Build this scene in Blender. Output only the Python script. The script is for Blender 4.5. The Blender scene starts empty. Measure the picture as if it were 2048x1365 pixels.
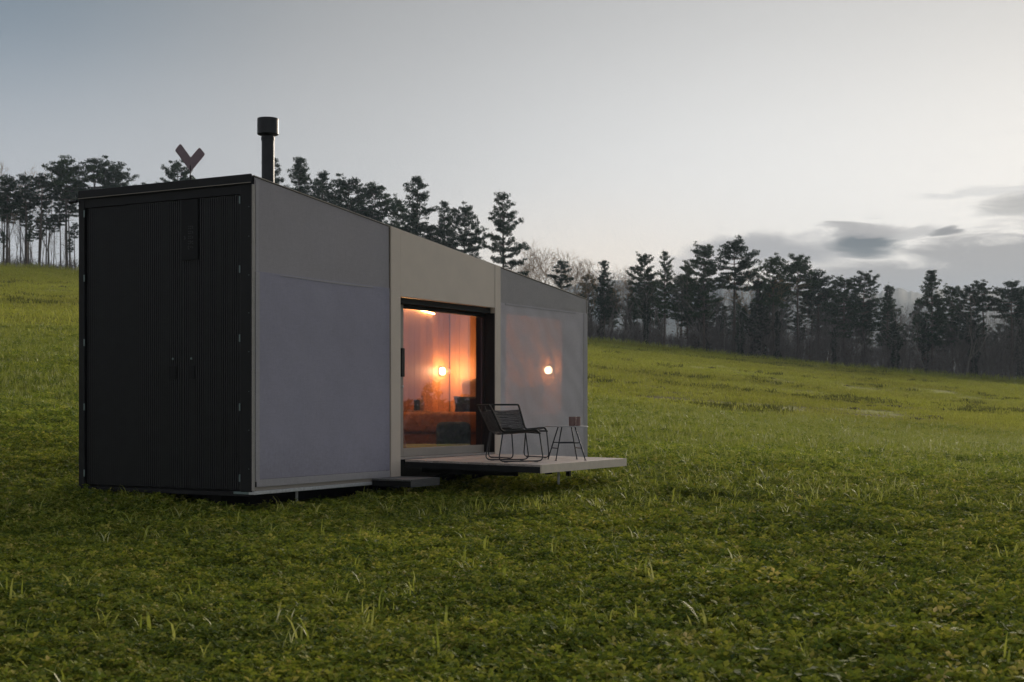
import bpy, math, random
import numpy as np
from mathutils import Vector, Matrix

# ------------------------------------------------------------------ camera, sky, sun, exposure
scene = bpy.context.scene
COL = scene.collection
PI = math.pi
R = math.radians
F = 2844.0                 # focal length in photograph pixels (50 mm)
HOR = 811.0                # horizon row in the photograph
CAMZ = 1.45

cam = bpy.data.cameras.new('camera')
cam.lens = 50.0
cam.sensor_width = 36.0
cam.shift_y = (HOR - 682.5) / 2048.0
cam.clip_start = 0.1
cam.clip_end = 20000
cam.dof.use_dof = True
cam.dof.focus_distance = 17.5
cam.dof.aperture_fstop = 4.5
camo = bpy.data.objects.new('camera', cam)
COL.objects.link(camo)
camo.location = (0, 0, CAMZ)
camo.rotation_euler = (PI / 2, 0, 0)
scene.camera = camo

SUN_AZ = R(24.0)           # clockwise from +Y (the view direction)
SUN_EL = R(10.0)
world = bpy.data.worlds.new('World')
scene.world = world
world.use_nodes = True


def build_world():
    nt = world.node_tree
    nt.nodes.clear()
    L = nt.links.new

    def val(x):
        return x

    def M(op, a, b=None, c=None, clamp=False):
        n = nt.nodes.new('ShaderNodeMath')
        n.operation = op
        n.use_clamp = clamp
        for i, v in enumerate((a, b, c)):
            if v is None:
                continue
            if isinstance(v, (int, float)):
                n.inputs[i].default_value = v
            else:
                L(v, n.inputs[i])
        return n.outputs[0]

    def smooth(x, a, b):
        n = nt.nodes.new('ShaderNodeMapRange')
        n.interpolation_type = 'SMOOTHSTEP'
        L(x, n.inputs[0])
        n.inputs[1].default_value = a
        n.inputs[2].default_value = b
        return n.outputs[0]

    def mix(f, a, b):
        n = nt.nodes.new('ShaderNodeMix')
        n.data_type = 'RGBA'
        if isinstance(f, (int, float)):
            n.inputs[0].default_value = f
        else:
            L(f, n.inputs[0])
        for s, v in ((6, a), (7, b)):
            if isinstance(v, tuple):
                n.inputs[s].default_value = (*v, 1)
            else:
                L(v, n.inputs[s])
        return n.outputs[2]

    tc = nt.nodes.new('ShaderNodeTexCoord')
    sep = nt.nodes.new('ShaderNodeSeparateXYZ')
    L(tc.outputs['Generated'], sep.inputs[0])
    dx, dy, dz = sep.outputs
    az = M('ARCTAN2', dx, dy)
    el = M('ARCSINE', dz)
    # clear sky
    sky = nt.nodes.new('ShaderNodeTexSky')
    sky.sky_type = 'NISHITA'
    sky.sun_disc = False
    sky.sun_elevation = SUN_EL
    sky.sun_rotation = SUN_AZ
    sky.air_density = 1.0
    sky.dust_density = 2.0
    sky.ozone_density = 1.5
    n = nt.nodes.new('ShaderNodeVectorMath')
    n.operation = 'SCALE'
    L(sky.outputs[0], n.inputs[0])
    n.inputs[3].default_value = 0.06
    clear = n.outputs[0]
    # thin high veil of cloud: brightest round the sunken sun, bluer and dimmer away from it
    sv = (math.sin(SUN_AZ) * math.cos(R(3)), math.cos(SUN_AZ) * math.cos(R(3)), math.sin(R(3)))
    d = nt.nodes.new('ShaderNodeVectorMath')
    d.operation = 'DOT_PRODUCT'
    L(tc.outputs['Generated'], d.inputs[0])
    d.inputs[1].default_value = sv
    ang = M('ARCCOSINE', d.outputs['Value'])
    ramp = nt.nodes.new('ShaderNodeValToRGB')
    L(M('DIVIDE', ang, PI), ramp.inputs[0])
    cr = ramp.color_ramp
    cr.interpolation = 'B_SPLINE'
    pts = [(0.0, (0.72, 0.715, 0.71)), (10, (0.72, 0.717, 0.713)), (17, (0.69, 0.69, 0.69)), (23, (0.60, 0.60, 0.602)), (29, (0.49, 0.492, 0.498)),
           (36, (0.37, 0.378, 0.390)), (45, (0.135, 0.212, 0.295)), (60, (0.28, 0.31, 0.355)), (90, (0.33, 0.345, 0.375)), (180, (0.29, 0.305, 0.335))]
    cr.elements[0].position = 0
    cr.elements[0].color = (*pts[0][1], 1)
    cr.elements[1].position = 1
    cr.elements[1].color = (*pts[-1][1], 1)
    for a, c in pts[1:-1]:
        e = cr.elements.new(a / 180)
        e.color = (*c, 1)
    up = nt.nodes.new('ShaderNodeVectorMath')
    up.operation = 'SCALE'
    L(ramp.outputs[0], up.inputs[0])
    L(M('MULTIPLY_ADD', smooth(el, 0.13, 0.32), -0.37, 1.0), up.inputs[3])
    base = mix(0.95, clear, up.outputs[0])
    # pinkish belt low down, away from the sun
    low = M('MULTIPLY', smooth(el, 0.27, 0.12), smooth(ang, 0.45, 0.75))
    base = mix(M('MULTIPLY', low, 0.65), base, (0.50, 0.49, 0.49))
    # warm glow close to the horizon above the sunken sun
    g1 = M('EXPONENT', M('MULTIPLY', M('POWER', M('DIVIDE', M('SUBTRACT', az, 0.06), 0.14), 2.0), -1.0))
    g2 = M('EXPONENT', M('MULTIPLY', M('POWER', M('DIVIDE', M('SUBTRACT', el, 0.078), 0.050), 2.0), -1.0))
    base = mix(M('MULTIPLY', M('MULTIPLY', g1, g2), 0.80), base, (0.90, 0.77, 0.63))
    # clouds: a low bank and a few smaller ones over it
    cmb = nt.nodes.new('ShaderNodeCombineXYZ')
    L(M('MULTIPLY', az, 9.0), cmb.inputs[0])
    L(M('MULTIPLY', el, 42.0), cmb.inputs[1])
    nz = nt.nodes.new('ShaderNodeTexNoise')
    nz.inputs['Scale'].default_value = 1.6
    nz.inputs['Detail'].default_value = 7
    nz.inputs['Roughness'].default_value = 0.62
    nz.inputs['Distortion'].default_value = 0.9
    L(cmb.outputs[0], nz.inputs['Vector'])
    sepn = nt.nodes.new('ShaderNodeSeparateColor')
    L(nz.outputs['Color'], sepn.inputs[0])
    na = M('SUBTRACT', sepn.outputs[0], 0.5)
    nb = M('SUBTRACT', sepn.outputs[1], 0.5)
    nc = sepn.outputs[2]
    eld = M('MULTIPLY_ADD', nb, 0.060, el)
    top = M('MULTIPLY_ADD', M('SUBTRACT', az, 0.15, None), 0.17, 0.082)
    top = M('MINIMUM', top, 0.16)
    bank = M('MULTIPLY', smooth(M('SUBTRACT', eld, top), 0.011, -0.010), M('MULTIPLY', smooth(az, 0.07, 0.24), smooth(az, 0.85, 0.50)))
    col = mix(M('MULTIPLY', bank, 0.92), base, mix(smooth(el, 0.045, 0.10), (0.19, 0.205, 0.235), (0.25, 0.23, 0.222)))
    blobs = [  # azimuth, elevation, half sizes, strength, colour
        (0.185, 0.107, 0.075, 0.013, 0.9, (0.27, 0.26, 0.265)),
        (0.13, 0.096, 0.04, 0.012, 0.7, (0.45, 0.42, 0.41)),
        (0.246, 0.110, 0.030, 0.0105, 1.0, (0.05, 0.062, 0.075)),
        (0.240, 0.1205, 0.026, 0.007, 0.85, (0.27, 0.25, 0.245)),
        (0.275, 0.118, 0.022, 0.007, 0.7, (0.36, 0.34, 0.33)),
        (0.297, 0.117, 0.013, 0.0045, 1.0, (0.20, 0.185, 0.18)),
        (0.352, 0.132, 0.045, 0.010, 0.85, (0.33, 0.31, 0.29)),
        (0.335, 0.142, 0.07, 0.004, 0.6, (0.55, 0.53, 0.51)),
        (0.42, 0.15, 0.08, 0.02, 0.7, (0.42, 0.40, 0.39)),
        (0.55, 0.13, 0.10, 0.02, 0.6, (0.38, 0.375, 0.38)),
        (0.05, 0.088, 0.04, 0.004, 0.35, (0.6, 0.55, 0.5)),
    ]
    for (a0, e0, ra, re, st, cc) in blobs:
        q = M('ADD', M('POWER', M('DIVIDE', M('SUBTRACT', M('MULTIPLY_ADD', na, 0.050, az), a0), ra), 2.0),
              M('POWER', M('DIVIDE', M('SUBTRACT', M('MULTIPLY_ADD', nb, 0.022, el), e0), re), 2.0))
        f = M('MULTIPLY', smooth(M('ADD', q, M('MULTIPLY', nc, 1.0)), 1.6, 0.6), st)
        col = mix(f, col, cc)
    # streaks of cirrus to the right
    wv = M('MULTIPLY', smooth(nc, 0.52, 0.66), M('MULTIPLY', smooth(az, 0.24, 0.42), M('MULTIPLY', smooth(el, 0.11, 0.14), smooth(el, 0.20, 0.155))))
    col = mix(M('MULTIPLY', wv, 0.55), col, (0.47, 0.455, 0.445))
    bg = nt.nodes.new('ShaderNodeBackground')
    L(col, bg.inputs[0])
    bg.inputs[1].default_value = 1.31
    out = nt.nodes.new('ShaderNodeOutputWorld')
    L(bg.outputs[0], out.inputs[0])


build_world()

sun = bpy.data.lights.new('sun', 'SUN')
sun.energy = 5.0
sun.angle = R(24)
sun.color = (1.0, 0.86, 0.70)
suno = bpy.data.objects.new('sun', sun)
COL.objects.link(suno)
sdir = Vector((math.sin(SUN_AZ) * math.cos(SUN_EL), math.cos(SUN_AZ) * math.cos(SUN_EL), math.sin(SUN_EL)))
suno.rotation_euler = sdir.to_track_quat('Z', 'Y').to_euler()
suno.location = (20, 60, 40)

vs = scene.view_settings
vs.view_transform = 'Standard'
vs.look = 'None'
vs.exposure = 0.0
vs.gamma = 1.0
vs.use_curve_mapping = False
scene.render.engine = 'CYCLES'
cy = scene.cycles
cy.use_denoising = True
cy.max_bounces = 6
cy.diffuse_bounces = 2
cy.adaptive_threshold = 0.02
cy.glossy_bounces = 3
cy.transmission_bounces = 4
cy.transparent_max_bounces = 16
cy.volume_bounces = 0
cy.sample_clamp_indirect = 4.0
cy.caustics_reflective = False
cy.caustics_refractive = False

# ------------------------------------------------------------------ helpers


def tag(o, label=None, cat=None, group=None, kind=None):
    if label:
        o['label'] = label
    if cat:
        o['category'] = cat
    if group:
        o['group'] = group
    if kind:
        o['kind'] = kind
    return o


def empty(name, loc=(0, 0, 0), rz=0.0):
    o = bpy.data.objects.new(name, None)
    o.empty_display_size = 0.2
    COL.objects.link(o)
    o.location = loc
    o.rotation_euler = (0, 0, rz)
    return o


class MB:
    """collects shapes for ONE mesh object"""

    def __init__(self):
        self.v = []
        self.f = []

    def box(self, x0, x1, y0, y1, z0, z1, bev=0.0):
        if bev <= 0:
            b = len(self.v)
            self.v += [(x0, y0, z0), (x1, y0, z0), (x1, y1, z0), (x0, y1, z0), (x0, y0, z1), (x1, y0, z1), (x1, y1, z1), (x0, y1, z1)]
            self.f += [(b, b + 3, b + 2, b + 1), (b + 4, b + 5, b + 6, b + 7), (b, b + 1, b + 5, b + 4), (b + 1, b + 2, b + 6, b + 5), (b + 2, b + 3, b + 7, b + 6), (b + 3, b, b + 4, b + 7)]
            return self
        # chamfered box
        b = len(self.v)
        c = bev
        P = []
        for sx in (0, 1):
            for sy in (0, 1):
                for sz in (0, 1):
                    X, Y, Z = (x0, x1)[sx], (y0, y1)[sy], (z0, z1)[sz]
                    ix, iy, iz = (c, -c)[sx], (c, -c)[sy], (c, -c)[sz]
                    P += [(X, Y + iy, Z + iz), (X + ix, Y, Z + iz), (X + ix, Y + iy, Z)]
        self.v += P

        def I(sx, sy, sz, k):
            return b + (sx * 4 + sy * 2 + sz) * 3 + k
        for s in (0, 1):
            q = [I(s, 0, 0, 0), I(s, 1, 0, 0), I(s, 1, 1, 0), I(s, 0, 1, 0)]
            self.f.append(tuple(q if s else q[::-1]))
            q = [I(0, s, 0, 1), I(1, s, 0, 1), I(1, s, 1, 1), I(0, s, 1, 1)]
            self.f.append(tuple(q[::-1] if s else q))
            q = [I(0, 0, s, 2), I(1, 0, s, 2), I(1, 1, s, 2), I(0, 1, s, 2)]
            self.f.append(tuple(q if s else q[::-1]))
        for a in (0, 1):
            for d in (0, 1):
                self.f.append((I(0, a, d, 1), I(1, a, d, 1), I(1, a, d, 2), I(0, a, d, 2)))
                self.f.append((I(a, 0, d, 0), I(a, 1, d, 0), I(a, 1, d, 2), I(a, 0, d, 2)))
                self.f.append((I(a, d, 0, 0), I(a, d, 1, 0), I(a, d, 1, 1), I(a, d, 0, 1)))
        for sx in (0, 1):
            for sy in (0, 1):
                for sz in (0, 1):
                    self.f.append((I(sx, sy, sz, 0), I(sx, sy, sz, 1), I(sx, sy, sz, 2)))
        return self

    def prism(self, poly, z0, z1):
        """poly: xy list, extruded in z"""
        b = len(self.v)
        n = len(poly)
        self.v += [(p[0], p[1], z0) for p in poly] + [(p[0], p[1], z1) for p in poly]
        self.f.append(tuple(range(b + n - 1, b - 1, -1)))
        self.f.append(tuple(range(b + n, b + 2 * n)))
        for i in range(n):
            j = (i + 1) % n
            self.f.append((b + i, b + j, b + n + j, b + n + i))
        return self

    def hexa(self, p):
        """eight corners: bottom four, top four"""
        b = len(self.v)
        self.v += [tuple(q) for q in p]
        self.f += [(b, b + 3, b + 2, b + 1), (b + 4, b + 5, b + 6, b + 7), (b, b + 1, b + 5, b + 4), (b + 1, b + 2, b + 6, b + 5), (b + 2, b + 3, b + 7, b + 6), (b + 3, b, b + 4, b + 7)]
        return self

    def tube(self, pts, r, n=8, cap=True):
        pts = [Vector(p) for p in pts]
        rs = r if isinstance(r, (list, tuple)) else [r] * len(pts)
        b = len(self.v)
        prev = None
        for i, p in enumerate(pts):
            if i == 0:
                t = pts[1] - pts[0]
            elif i == len(pts) - 1:
                t = pts[-1] - pts[-2]
            else:
                t = (pts[i + 1] - pts[i]).normalized() + (pts[i] - pts[i - 1]).normalized()
            t = t.normalized() if t.length > 1e-9 else Vector((0, 0, 1))
            if prev is None:
                a = t.cross(Vector((0, 0, 1)))
                if a.length < 1e-3:
                    a = t.cross(Vector((0, 1, 0)))
                a.normalize()
            else:
                a = prev - t * prev.dot(t)
                a.normalize()
            prev = a
            c = t.cross(a)
            for k in range(n):
                q = p + (a * math.cos(2 * PI * k / n) + c * math.sin(2 * PI * k / n)) * rs[i]
                self.v.append(tuple(q))
        for i in range(len(pts) - 1):
            for k in range(n):
                k2 = (k + 1) % n
                self.f.append((b + i * n + k, b + i * n + k2, b + (i + 1) * n + k2, b + (i + 1) * n + k))
        if cap:
            self.f.append(tuple(b + k for k in range(n - 1, -1, -1)))
            self.f.append(tuple(b + (len(pts) - 1) * n + k for k in range(n)))
        return self

    def lathe(self, prof, n=24, c=(0, 0)):
        """prof: (radius, z) from bottom to top round the z axis"""
        b = len(self.v)
        for (r, z) in prof:
            for k in range(n):
                self.v.append((c[0] + r * math.cos(2 * PI * k / n), c[1] + r * math.sin(2 * PI * k / n), z))
        for i in range(len(prof) - 1):
            for k in range(n):
                k2 = (k + 1) % n
                self.f.append((b + i * n + k, b + i * n + k2, b + (i + 1) * n + k2, b + (i + 1) * n + k))
        if prof[0][0] > 1e-6:
            self.f.append(tuple(b + k for k in range(n - 1, -1, -1)))
        if prof[-1][0] > 1e-6:
            self.f.append(tuple(b + (len(prof) - 1) * n + k for k in range(n)))
        return self

    def mesh(self, name, smooth=False):
        me = bpy.data.meshes.new(name)
        me.from_pydata(self.v, [], self.f)
        me.update()
        if smooth:
            me.shade_smooth()
            try:
                me.set_sharp_from_angle(angle=R(40))
            except Exception:
                pass
        return me

    def build(self, name, mat, parent=None, smooth=False, loc=None):
        me = self.mesh(name, smooth)
        me.materials.append(mat)
        o = bpy.data.objects.new(name, me)
        COL.objects.link(o)
        if parent is not None:
            o.parent = parent
        if loc is not None:
            o.location = loc
        return o


def fillet(pts, r, n=5):
    """round the inner corners of a polyline"""
    pts = [Vector(p) for p in pts]
    out = [pts[0]]
    for i in range(1, len(pts) - 1):
        a, b, c = pts[i - 1], pts[i], pts[i + 1]
        rr = min(r, (a - b).length * 0.48, (c - b).length * 0.48)
        p0 = b + (a - b).normalized() * rr
        p1 = b + (c - b).normalized() * rr
        for k in range(n + 1):
            t = k / n
            out.append(p0 * (1 - t) ** 2 + b * 2 * t * (1 - t) + p1 * t * t)
    out.append(pts[-1])
    return out


def copy_tree(o, parent=None):
    c = o.copy()
    COL.objects.link(c)
    c.parent = parent
    for ch in list(o.children):
        copy_tree(ch, c)
    return c


def mesh_from_arrays(name, verts, faces):
    me = bpy.data.meshes.new(name)
    verts = np.asarray(verts, dtype=np.float32)
    faces = np.asarray(faces, dtype=np.int32)
    nf, k = faces.shape
    me.vertices.add(len(verts))
    me.vertices.foreach_set('co', verts.ravel())
    me.loops.add(nf * k)
    me.loops.foreach_set('vertex_index', faces.ravel())
    me.polygons.add(nf)
    me.polygons.foreach_set('loop_start', np.arange(0, nf * k, k, dtype=np.int32))
    me.update(calc_edges=True)
    me.validate()
    return me


# ------------------------------------------------------------------ materials
MAT = {}


def mat(name, col, rough=0.6, metal=0.0, noise=0.0, nscale=20.0, bump=0.0, bscale=60.0, spec=0.5, stretch=None, coords='Object'):
    m = bpy.data.materials.new(name)
    m.use_nodes = True
    nt = m.node_tree
    b = nt.nodes['Principled BSDF']
    b.inputs['Base Color'].default_value = (*col, 1)
    b.inputs['Roughness'].default_value = rough
    b.inputs['Metallic'].default_value = metal
    b.inputs['Specular IOR Level'].default_value = spec
    tc = nt.nodes.new('ShaderNodeTexCoord')
    src = tc.outputs[coords]
    if stretch:
        mp = nt.nodes.new('ShaderNodeMapping')
        mp.inputs['Scale'].default_value = stretch
        nt.links.new(src, mp.inputs[0])
        src = mp.outputs[0]
    if noise > 0:
        nz = nt.nodes.new('ShaderNodeTexNoise')
        nz.inputs['Scale'].default_value = nscale
        nz.inputs['Detail'].default_value = 5
        nz.inputs['Roughness'].default_value = 0.6
        nt.links.new(src, nz.inputs['Vector'])
        mr = nt.nodes.new('ShaderNodeMapRange')
        mr.inputs[1].default_value = 0.3
        mr.inputs[2].default_value = 0.7
        mr.inputs[3].default_value = 1 - noise
        mr.inputs[4].default_value = 1 + noise
        nt.links.new(nz.outputs['Fac'], mr.inputs[0])
        mx = nt.nodes.new('ShaderNodeVectorMath')
        mx.operation = 'SCALE'
        mx.inputs[0].default_value = col
        nt.links.new(mr.outputs[0], mx.inputs[3])
        nt.links.new(mx.outputs[0], b.inputs['Base Color'])
        mr2 = nt.nodes.new('ShaderNodeMapRange')
        mr2.inputs[3].default_value = max(0.05, rough - 0.12)
        mr2.inputs[4].default_value = min(1, rough + 0.12)
        nt.links.new(nz.outputs['Fac'], mr2.inputs[0])
        nt.links.new(mr2.outputs[0], b.inputs['Roughness'])
    if bump > 0:
        n2 = nt.nodes.new('ShaderNodeTexNoise')
        n2.inputs['Scale'].default_value = bscale
        n2.inputs['Detail'].default_value = 4
        nt.links.new(src, n2.inputs['Vector'])
        bp = nt.nodes.new('ShaderNodeBump')
        bp.inputs['Strength'].default_value = bump
        bp.inputs['Distance'].default_value = 0.02
        nt.links.new(n2.outputs['Fac'], bp.inputs['Height'])
        nt.links.new(bp.outputs[0], b.inputs['Normal'])
    MAT[name] = m
    return m


def fabric_mat(name, col, see, wavy=0.0):
    """woven mesh: grey yarn with holes too small to draw one by one"""
    m = bpy.data.materials.new(name)
    m.use_nodes = True
    nt = m.node_tree
    nt.nodes.clear()
    L = nt.links.new
    tc = nt.nodes.new('ShaderNodeTexCoord')
    mp = nt.nodes.new('ShaderNodeMapping')
    mp.inputs['Scale'].default_value = (9, 9, 60)
    L(tc.outputs['Object'], mp.inputs[0])
    n1 = nt.nodes.new('ShaderNodeTexNoise')
    n1.inputs['Scale'].default_value = 1.6
    n1.inputs['Detail'].default_value = 6
    n1.inputs['Roughness'].default_value = 0.75
    L(mp.outputs[0], n1.inputs['Vector'])
    n2 = nt.nodes.new('ShaderNodeTexNoise')
    n2.inputs['Scale'].default_value = 0.9
    n2.inputs['Detail'].default_value = 3
    L(tc.outputs['Object'], n2.inputs['Vector'])
    mpv = nt.nodes.new('ShaderNodeMapping')
    mpv.inputs['Scale'].default_value = (75, 75, 6)
    L(tc.outputs['Object'], mpv.inputs[0])
    n3 = nt.nodes.new('ShaderNodeTexNoise')
    n3.inputs['Scale'].default_value = 1.4
    n3.inputs['Detail'].default_value = 4
    n3.inputs['Roughness'].default_value = 0.75
    L(mpv.outputs[0], n3.inputs['Vector'])
    thr = nt.nodes.new('ShaderNodeMath')
    thr.operation = 'ADD'
    L(n1.outputs['Fac'], thr.inputs[0])
    L(n3.outputs['Fac'], thr.inputs[1])
    hlf = nt.nodes.new('ShaderNodeMath')
    hlf.operation = 'MULTIPLY'
    L(thr.outputs[0], hlf.inputs[0])
    hlf.inputs[1].default_value = 0.5
    add = nt.nodes.new('ShaderNodeMath')
    add.operation = 'ADD'
    L(hlf.outputs[0], add.inputs[0])
    n2m = nt.nodes.new('ShaderNodeMath')
    n2m.operation = 'MULTIPLY_ADD'
    L(n2.outputs['Fac'], n2m.inputs[0])
    n2m.inputs[1].default_value = 0.35
    n2m.inputs[2].default_value = 0.325
    L(n2m.outputs[0], add.inputs[1])
    mr = nt.nodes.new('ShaderNodeMapRange')
    mr.inputs[1].default_value = 0.6
    mr.inputs[2].default_value = 1.4
    mr.inputs[3].default_value = 0.72
    mr.inputs[4].default_value = 1.28
    L(add.outputs[0], mr.inputs[0])
    sc = nt.nodes.new('ShaderNodeVectorMath')
    sc.operation = 'SCALE'
    sc.inputs[0].default_value = col
    L(mr.outputs[0], sc.inputs[3])
    w = nt.nodes.new('ShaderNodeTexNoise')
    w.inputs['Scale'].default_value = 260
    w.inputs['Detail'].default_value = 1
    L(tc.outputs['Object'], w.inputs['Vector'])
    bp = nt.nodes.new('ShaderNodeBump')
    bp.inputs['Strength'].default_value = 0.5
    bp.inputs['Distance'].default_value = 0.004
    L(w.outputs['Fac'], bp.inputs['Height'])
    df = nt.nodes.new('ShaderNodeBsdfDiffuse')
    sz = nt.nodes.new('ShaderNodeSeparateXYZ')
    L(tc.outputs['Object'], sz.inputs[0])
    ns = nt.nodes.new('ShaderNodeTexNoise')
    ns.inputs['Scale'].default_value = 22
    ns.inputs['Detail'].default_value = 6
    L(tc.outputs['Object'], ns.inputs['Vector'])
    zz = nt.nodes.new('ShaderNodeMath')
    zz.operation = 'MULTIPLY_ADD'
    L(ns.outputs['Fac'], zz.inputs[0])
    zz.inputs[1].default_value = -0.9
    L(sz.outputs[2], zz.inputs[2])
    spl = nt.nodes.new('ShaderNodeMapRange')
    L(zz.outputs[0], spl.inputs[0])
    spl.inputs[1].default_value = 0.10
    spl.inputs[2].default_value = -0.30
    spl.inputs[3].default_value = 0.0
    spl.inputs[4].default_value = 0.16
    mud = nt.nodes.new('ShaderNodeMix')
    mud.data_type = 'RGBA'
    L(spl.outputs[0], mud.inputs[0])
    L(sc.outputs[0], mud.inputs[6])
    mud.inputs[7].default_value = (0.20, 0.175, 0.15, 1)
    L(mud.outputs[2], df.inputs[0])
    L(bp.outputs[0], df.inputs['Normal'])
    sh = nt.nodes.new('ShaderNodeBsdfSheen')
    sh.inputs['Color'].default_value = (0.5, 0.5, 0.52, 1)
    ads = nt.nodes.new('ShaderNodeMixShader')
    ads.inputs[0].default_value = 0.06
    L(df.outputs[0], ads.inputs[1])
    L(sh.outputs[0], ads.inputs[2])
    tr = nt.nodes.new('ShaderNodeBsdfTransparent')
    mx = nt.nodes.new('ShaderNodeMixShader')
    # the weave lets more light through in wavy bands
    wv = nt.nodes.new('ShaderNodeTexWave')
    wv.wave_type = 'BANDS'
    wv.bands_direction = 'DIAGONAL'
    wv.inputs['Scale'].default_value = 1.1
    wv.inputs['Distortion'].default_value = 6.0
    wv.inputs['Detail'].default_value = 2.0
    wv.inputs['Detail Scale'].default_value = 0.9
    L(tc.outputs['Object'], wv.inputs['Vector'])
    ws = nt.nodes.new('ShaderNodeMapRange')
    ws.inputs[3].default_value = see * (1 - wavy)
    ws.inputs[4].default_value = see * (1 + wavy)
    L(wv.outputs['Fac'], ws.inputs[0])
    L(ws.outputs[0], mx.inputs[0])
    L(ads.outputs[0], mx.inputs[1])
    L(tr.outputs[0], mx.inputs[2])
    out = nt.nodes.new('ShaderNodeOutputMaterial')
    L(mx.outputs[0], out.inputs[0])
    MAT[name] = m
    return m


def glass_mat(name, ior, tint=(1, 1, 1)):
    m = bpy.data.materials.new(name)
    m.use_nodes = True
    nt = m.node_tree
    nt.nodes.clear()
    L = nt.links.new
    fr = nt.nodes.new('ShaderNodeFresnel')
    ge = nt.nodes.new('ShaderNodeNewGeometry')
    mi = nt.nodes.new('ShaderNodeMix')          # the same mirror share on both faces of the thin pane
    mi.data_type = 'FLOAT'
    L(ge.outputs['Backfacing'], mi.inputs[0])
    mi.inputs[2].default_value = ior
    mi.inputs[3].default_value = 1.0 / ior
    L(mi.outputs[0], fr.inputs[0])
    gl = nt.nodes.new('ShaderNodeBsdfGlossy')
    gl.inputs['Roughness'].default_value = 0.0
    gl.inputs['Color'].default_value = (*tint, 1)
    tr = nt.nodes.new('ShaderNodeBsdfTransparent')
    mx = nt.nodes.new('ShaderNodeMixShader')
    L(fr.outputs[0], mx.inputs[0])
    L(tr.outputs[0], mx.inputs[1])
    L(gl.outputs[0], mx.inputs[2])
    out = nt.nodes.new('ShaderNodeOutputMaterial')
    L(mx.outputs[0], out.inputs[0])
    MAT[name] = m
    return m


def wood_mat(name, c1, c2, rough=0.5, axis_scale=(14, 14, 1.2)):
    m = bpy.data.materials.new(name)
    m.use_nodes = True
    nt = m.node_tree
    L = nt.links.new
    b = nt.nodes['Principled BSDF']
    b.inputs['Roughness'].default_value = rough
    tc = nt.nodes.new('ShaderNodeTexCoord')
    oi = nt.nodes.new('ShaderNodeObjectInfo')
    mp = nt.nodes.new('ShaderNodeMapping')
    mp.inputs['Scale'].default_value = axis_scale
    L(tc.outputs['Object'], mp.inputs[0])
    ad = nt.nodes.new('ShaderNodeVectorMath')
    ad.operation = 'MULTIPLY_ADD'
    L(oi.outputs['Random'], ad.inputs[0])
    ad.inputs[1].default_value = (37, 51, 23)
    L(mp.outputs[0], ad.inputs[2])
    nz = nt.nodes.new('ShaderNodeTexNoise')
    nz.inputs['Scale'].default_value = 2.0
    nz.inputs['Detail'].default_value = 7
    nz.inputs['Roughness'].default_value = 0.65
    nz.inputs['Distortion'].default_value = 1.2
    L(ad.outputs[0], nz.inputs['Vector'])
    rp = nt.nodes.new('ShaderNodeValToRGB')
    rp.color_ramp.elements[0].position = 0.3
    rp.color_ramp.elements[0].color = (*c1, 1)
    rp.color_ramp.elements[1].position = 0.7
    rp.color_ramp.elements[1].color = (*c2, 1)
    L(nz.outputs['Fac'], rp.inputs[0])
    mr = nt.nodes.new('ShaderNodeMapRange')
    mr.inputs[3].default_value = 0.74
    mr.inputs[4].default_value = 1.18
    L(oi.outputs['Random'], mr.inputs[0])
    sc = nt.nodes.new('ShaderNodeVectorMath')
    sc.operation = 'SCALE'
    L(rp.outputs[0], sc.inputs[0])
    L(mr.outputs[0], sc.inputs[3])
    L(sc.outputs[0], b.inputs['Base Color'])
    bp = nt.nodes.new('ShaderNodeBump')
    bp.inputs['Strength'].default_value = 0.25
    bp.inputs['Distance'].default_value = 0.003
    L(nz.outputs['Fac'], bp.inputs['Height'])
    L(bp.outputs[0], b.inputs['Normal'])
    MAT[name] = m
    return m


def emit_mat(name, col, strength):
    m = bpy.data.materials.new(name)
    m.use_nodes = True
    b = m.node_tree.nodes['Principled BSDF']
    b.inputs['Base Color'].default_value = (0.8, 0.75, 0.7, 1)
    b.inputs['Emission Color'].default_value = (*col, 1)
    b.inputs['Emission Strength'].default_value = strength
    MAT[name] = m
    return m


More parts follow.
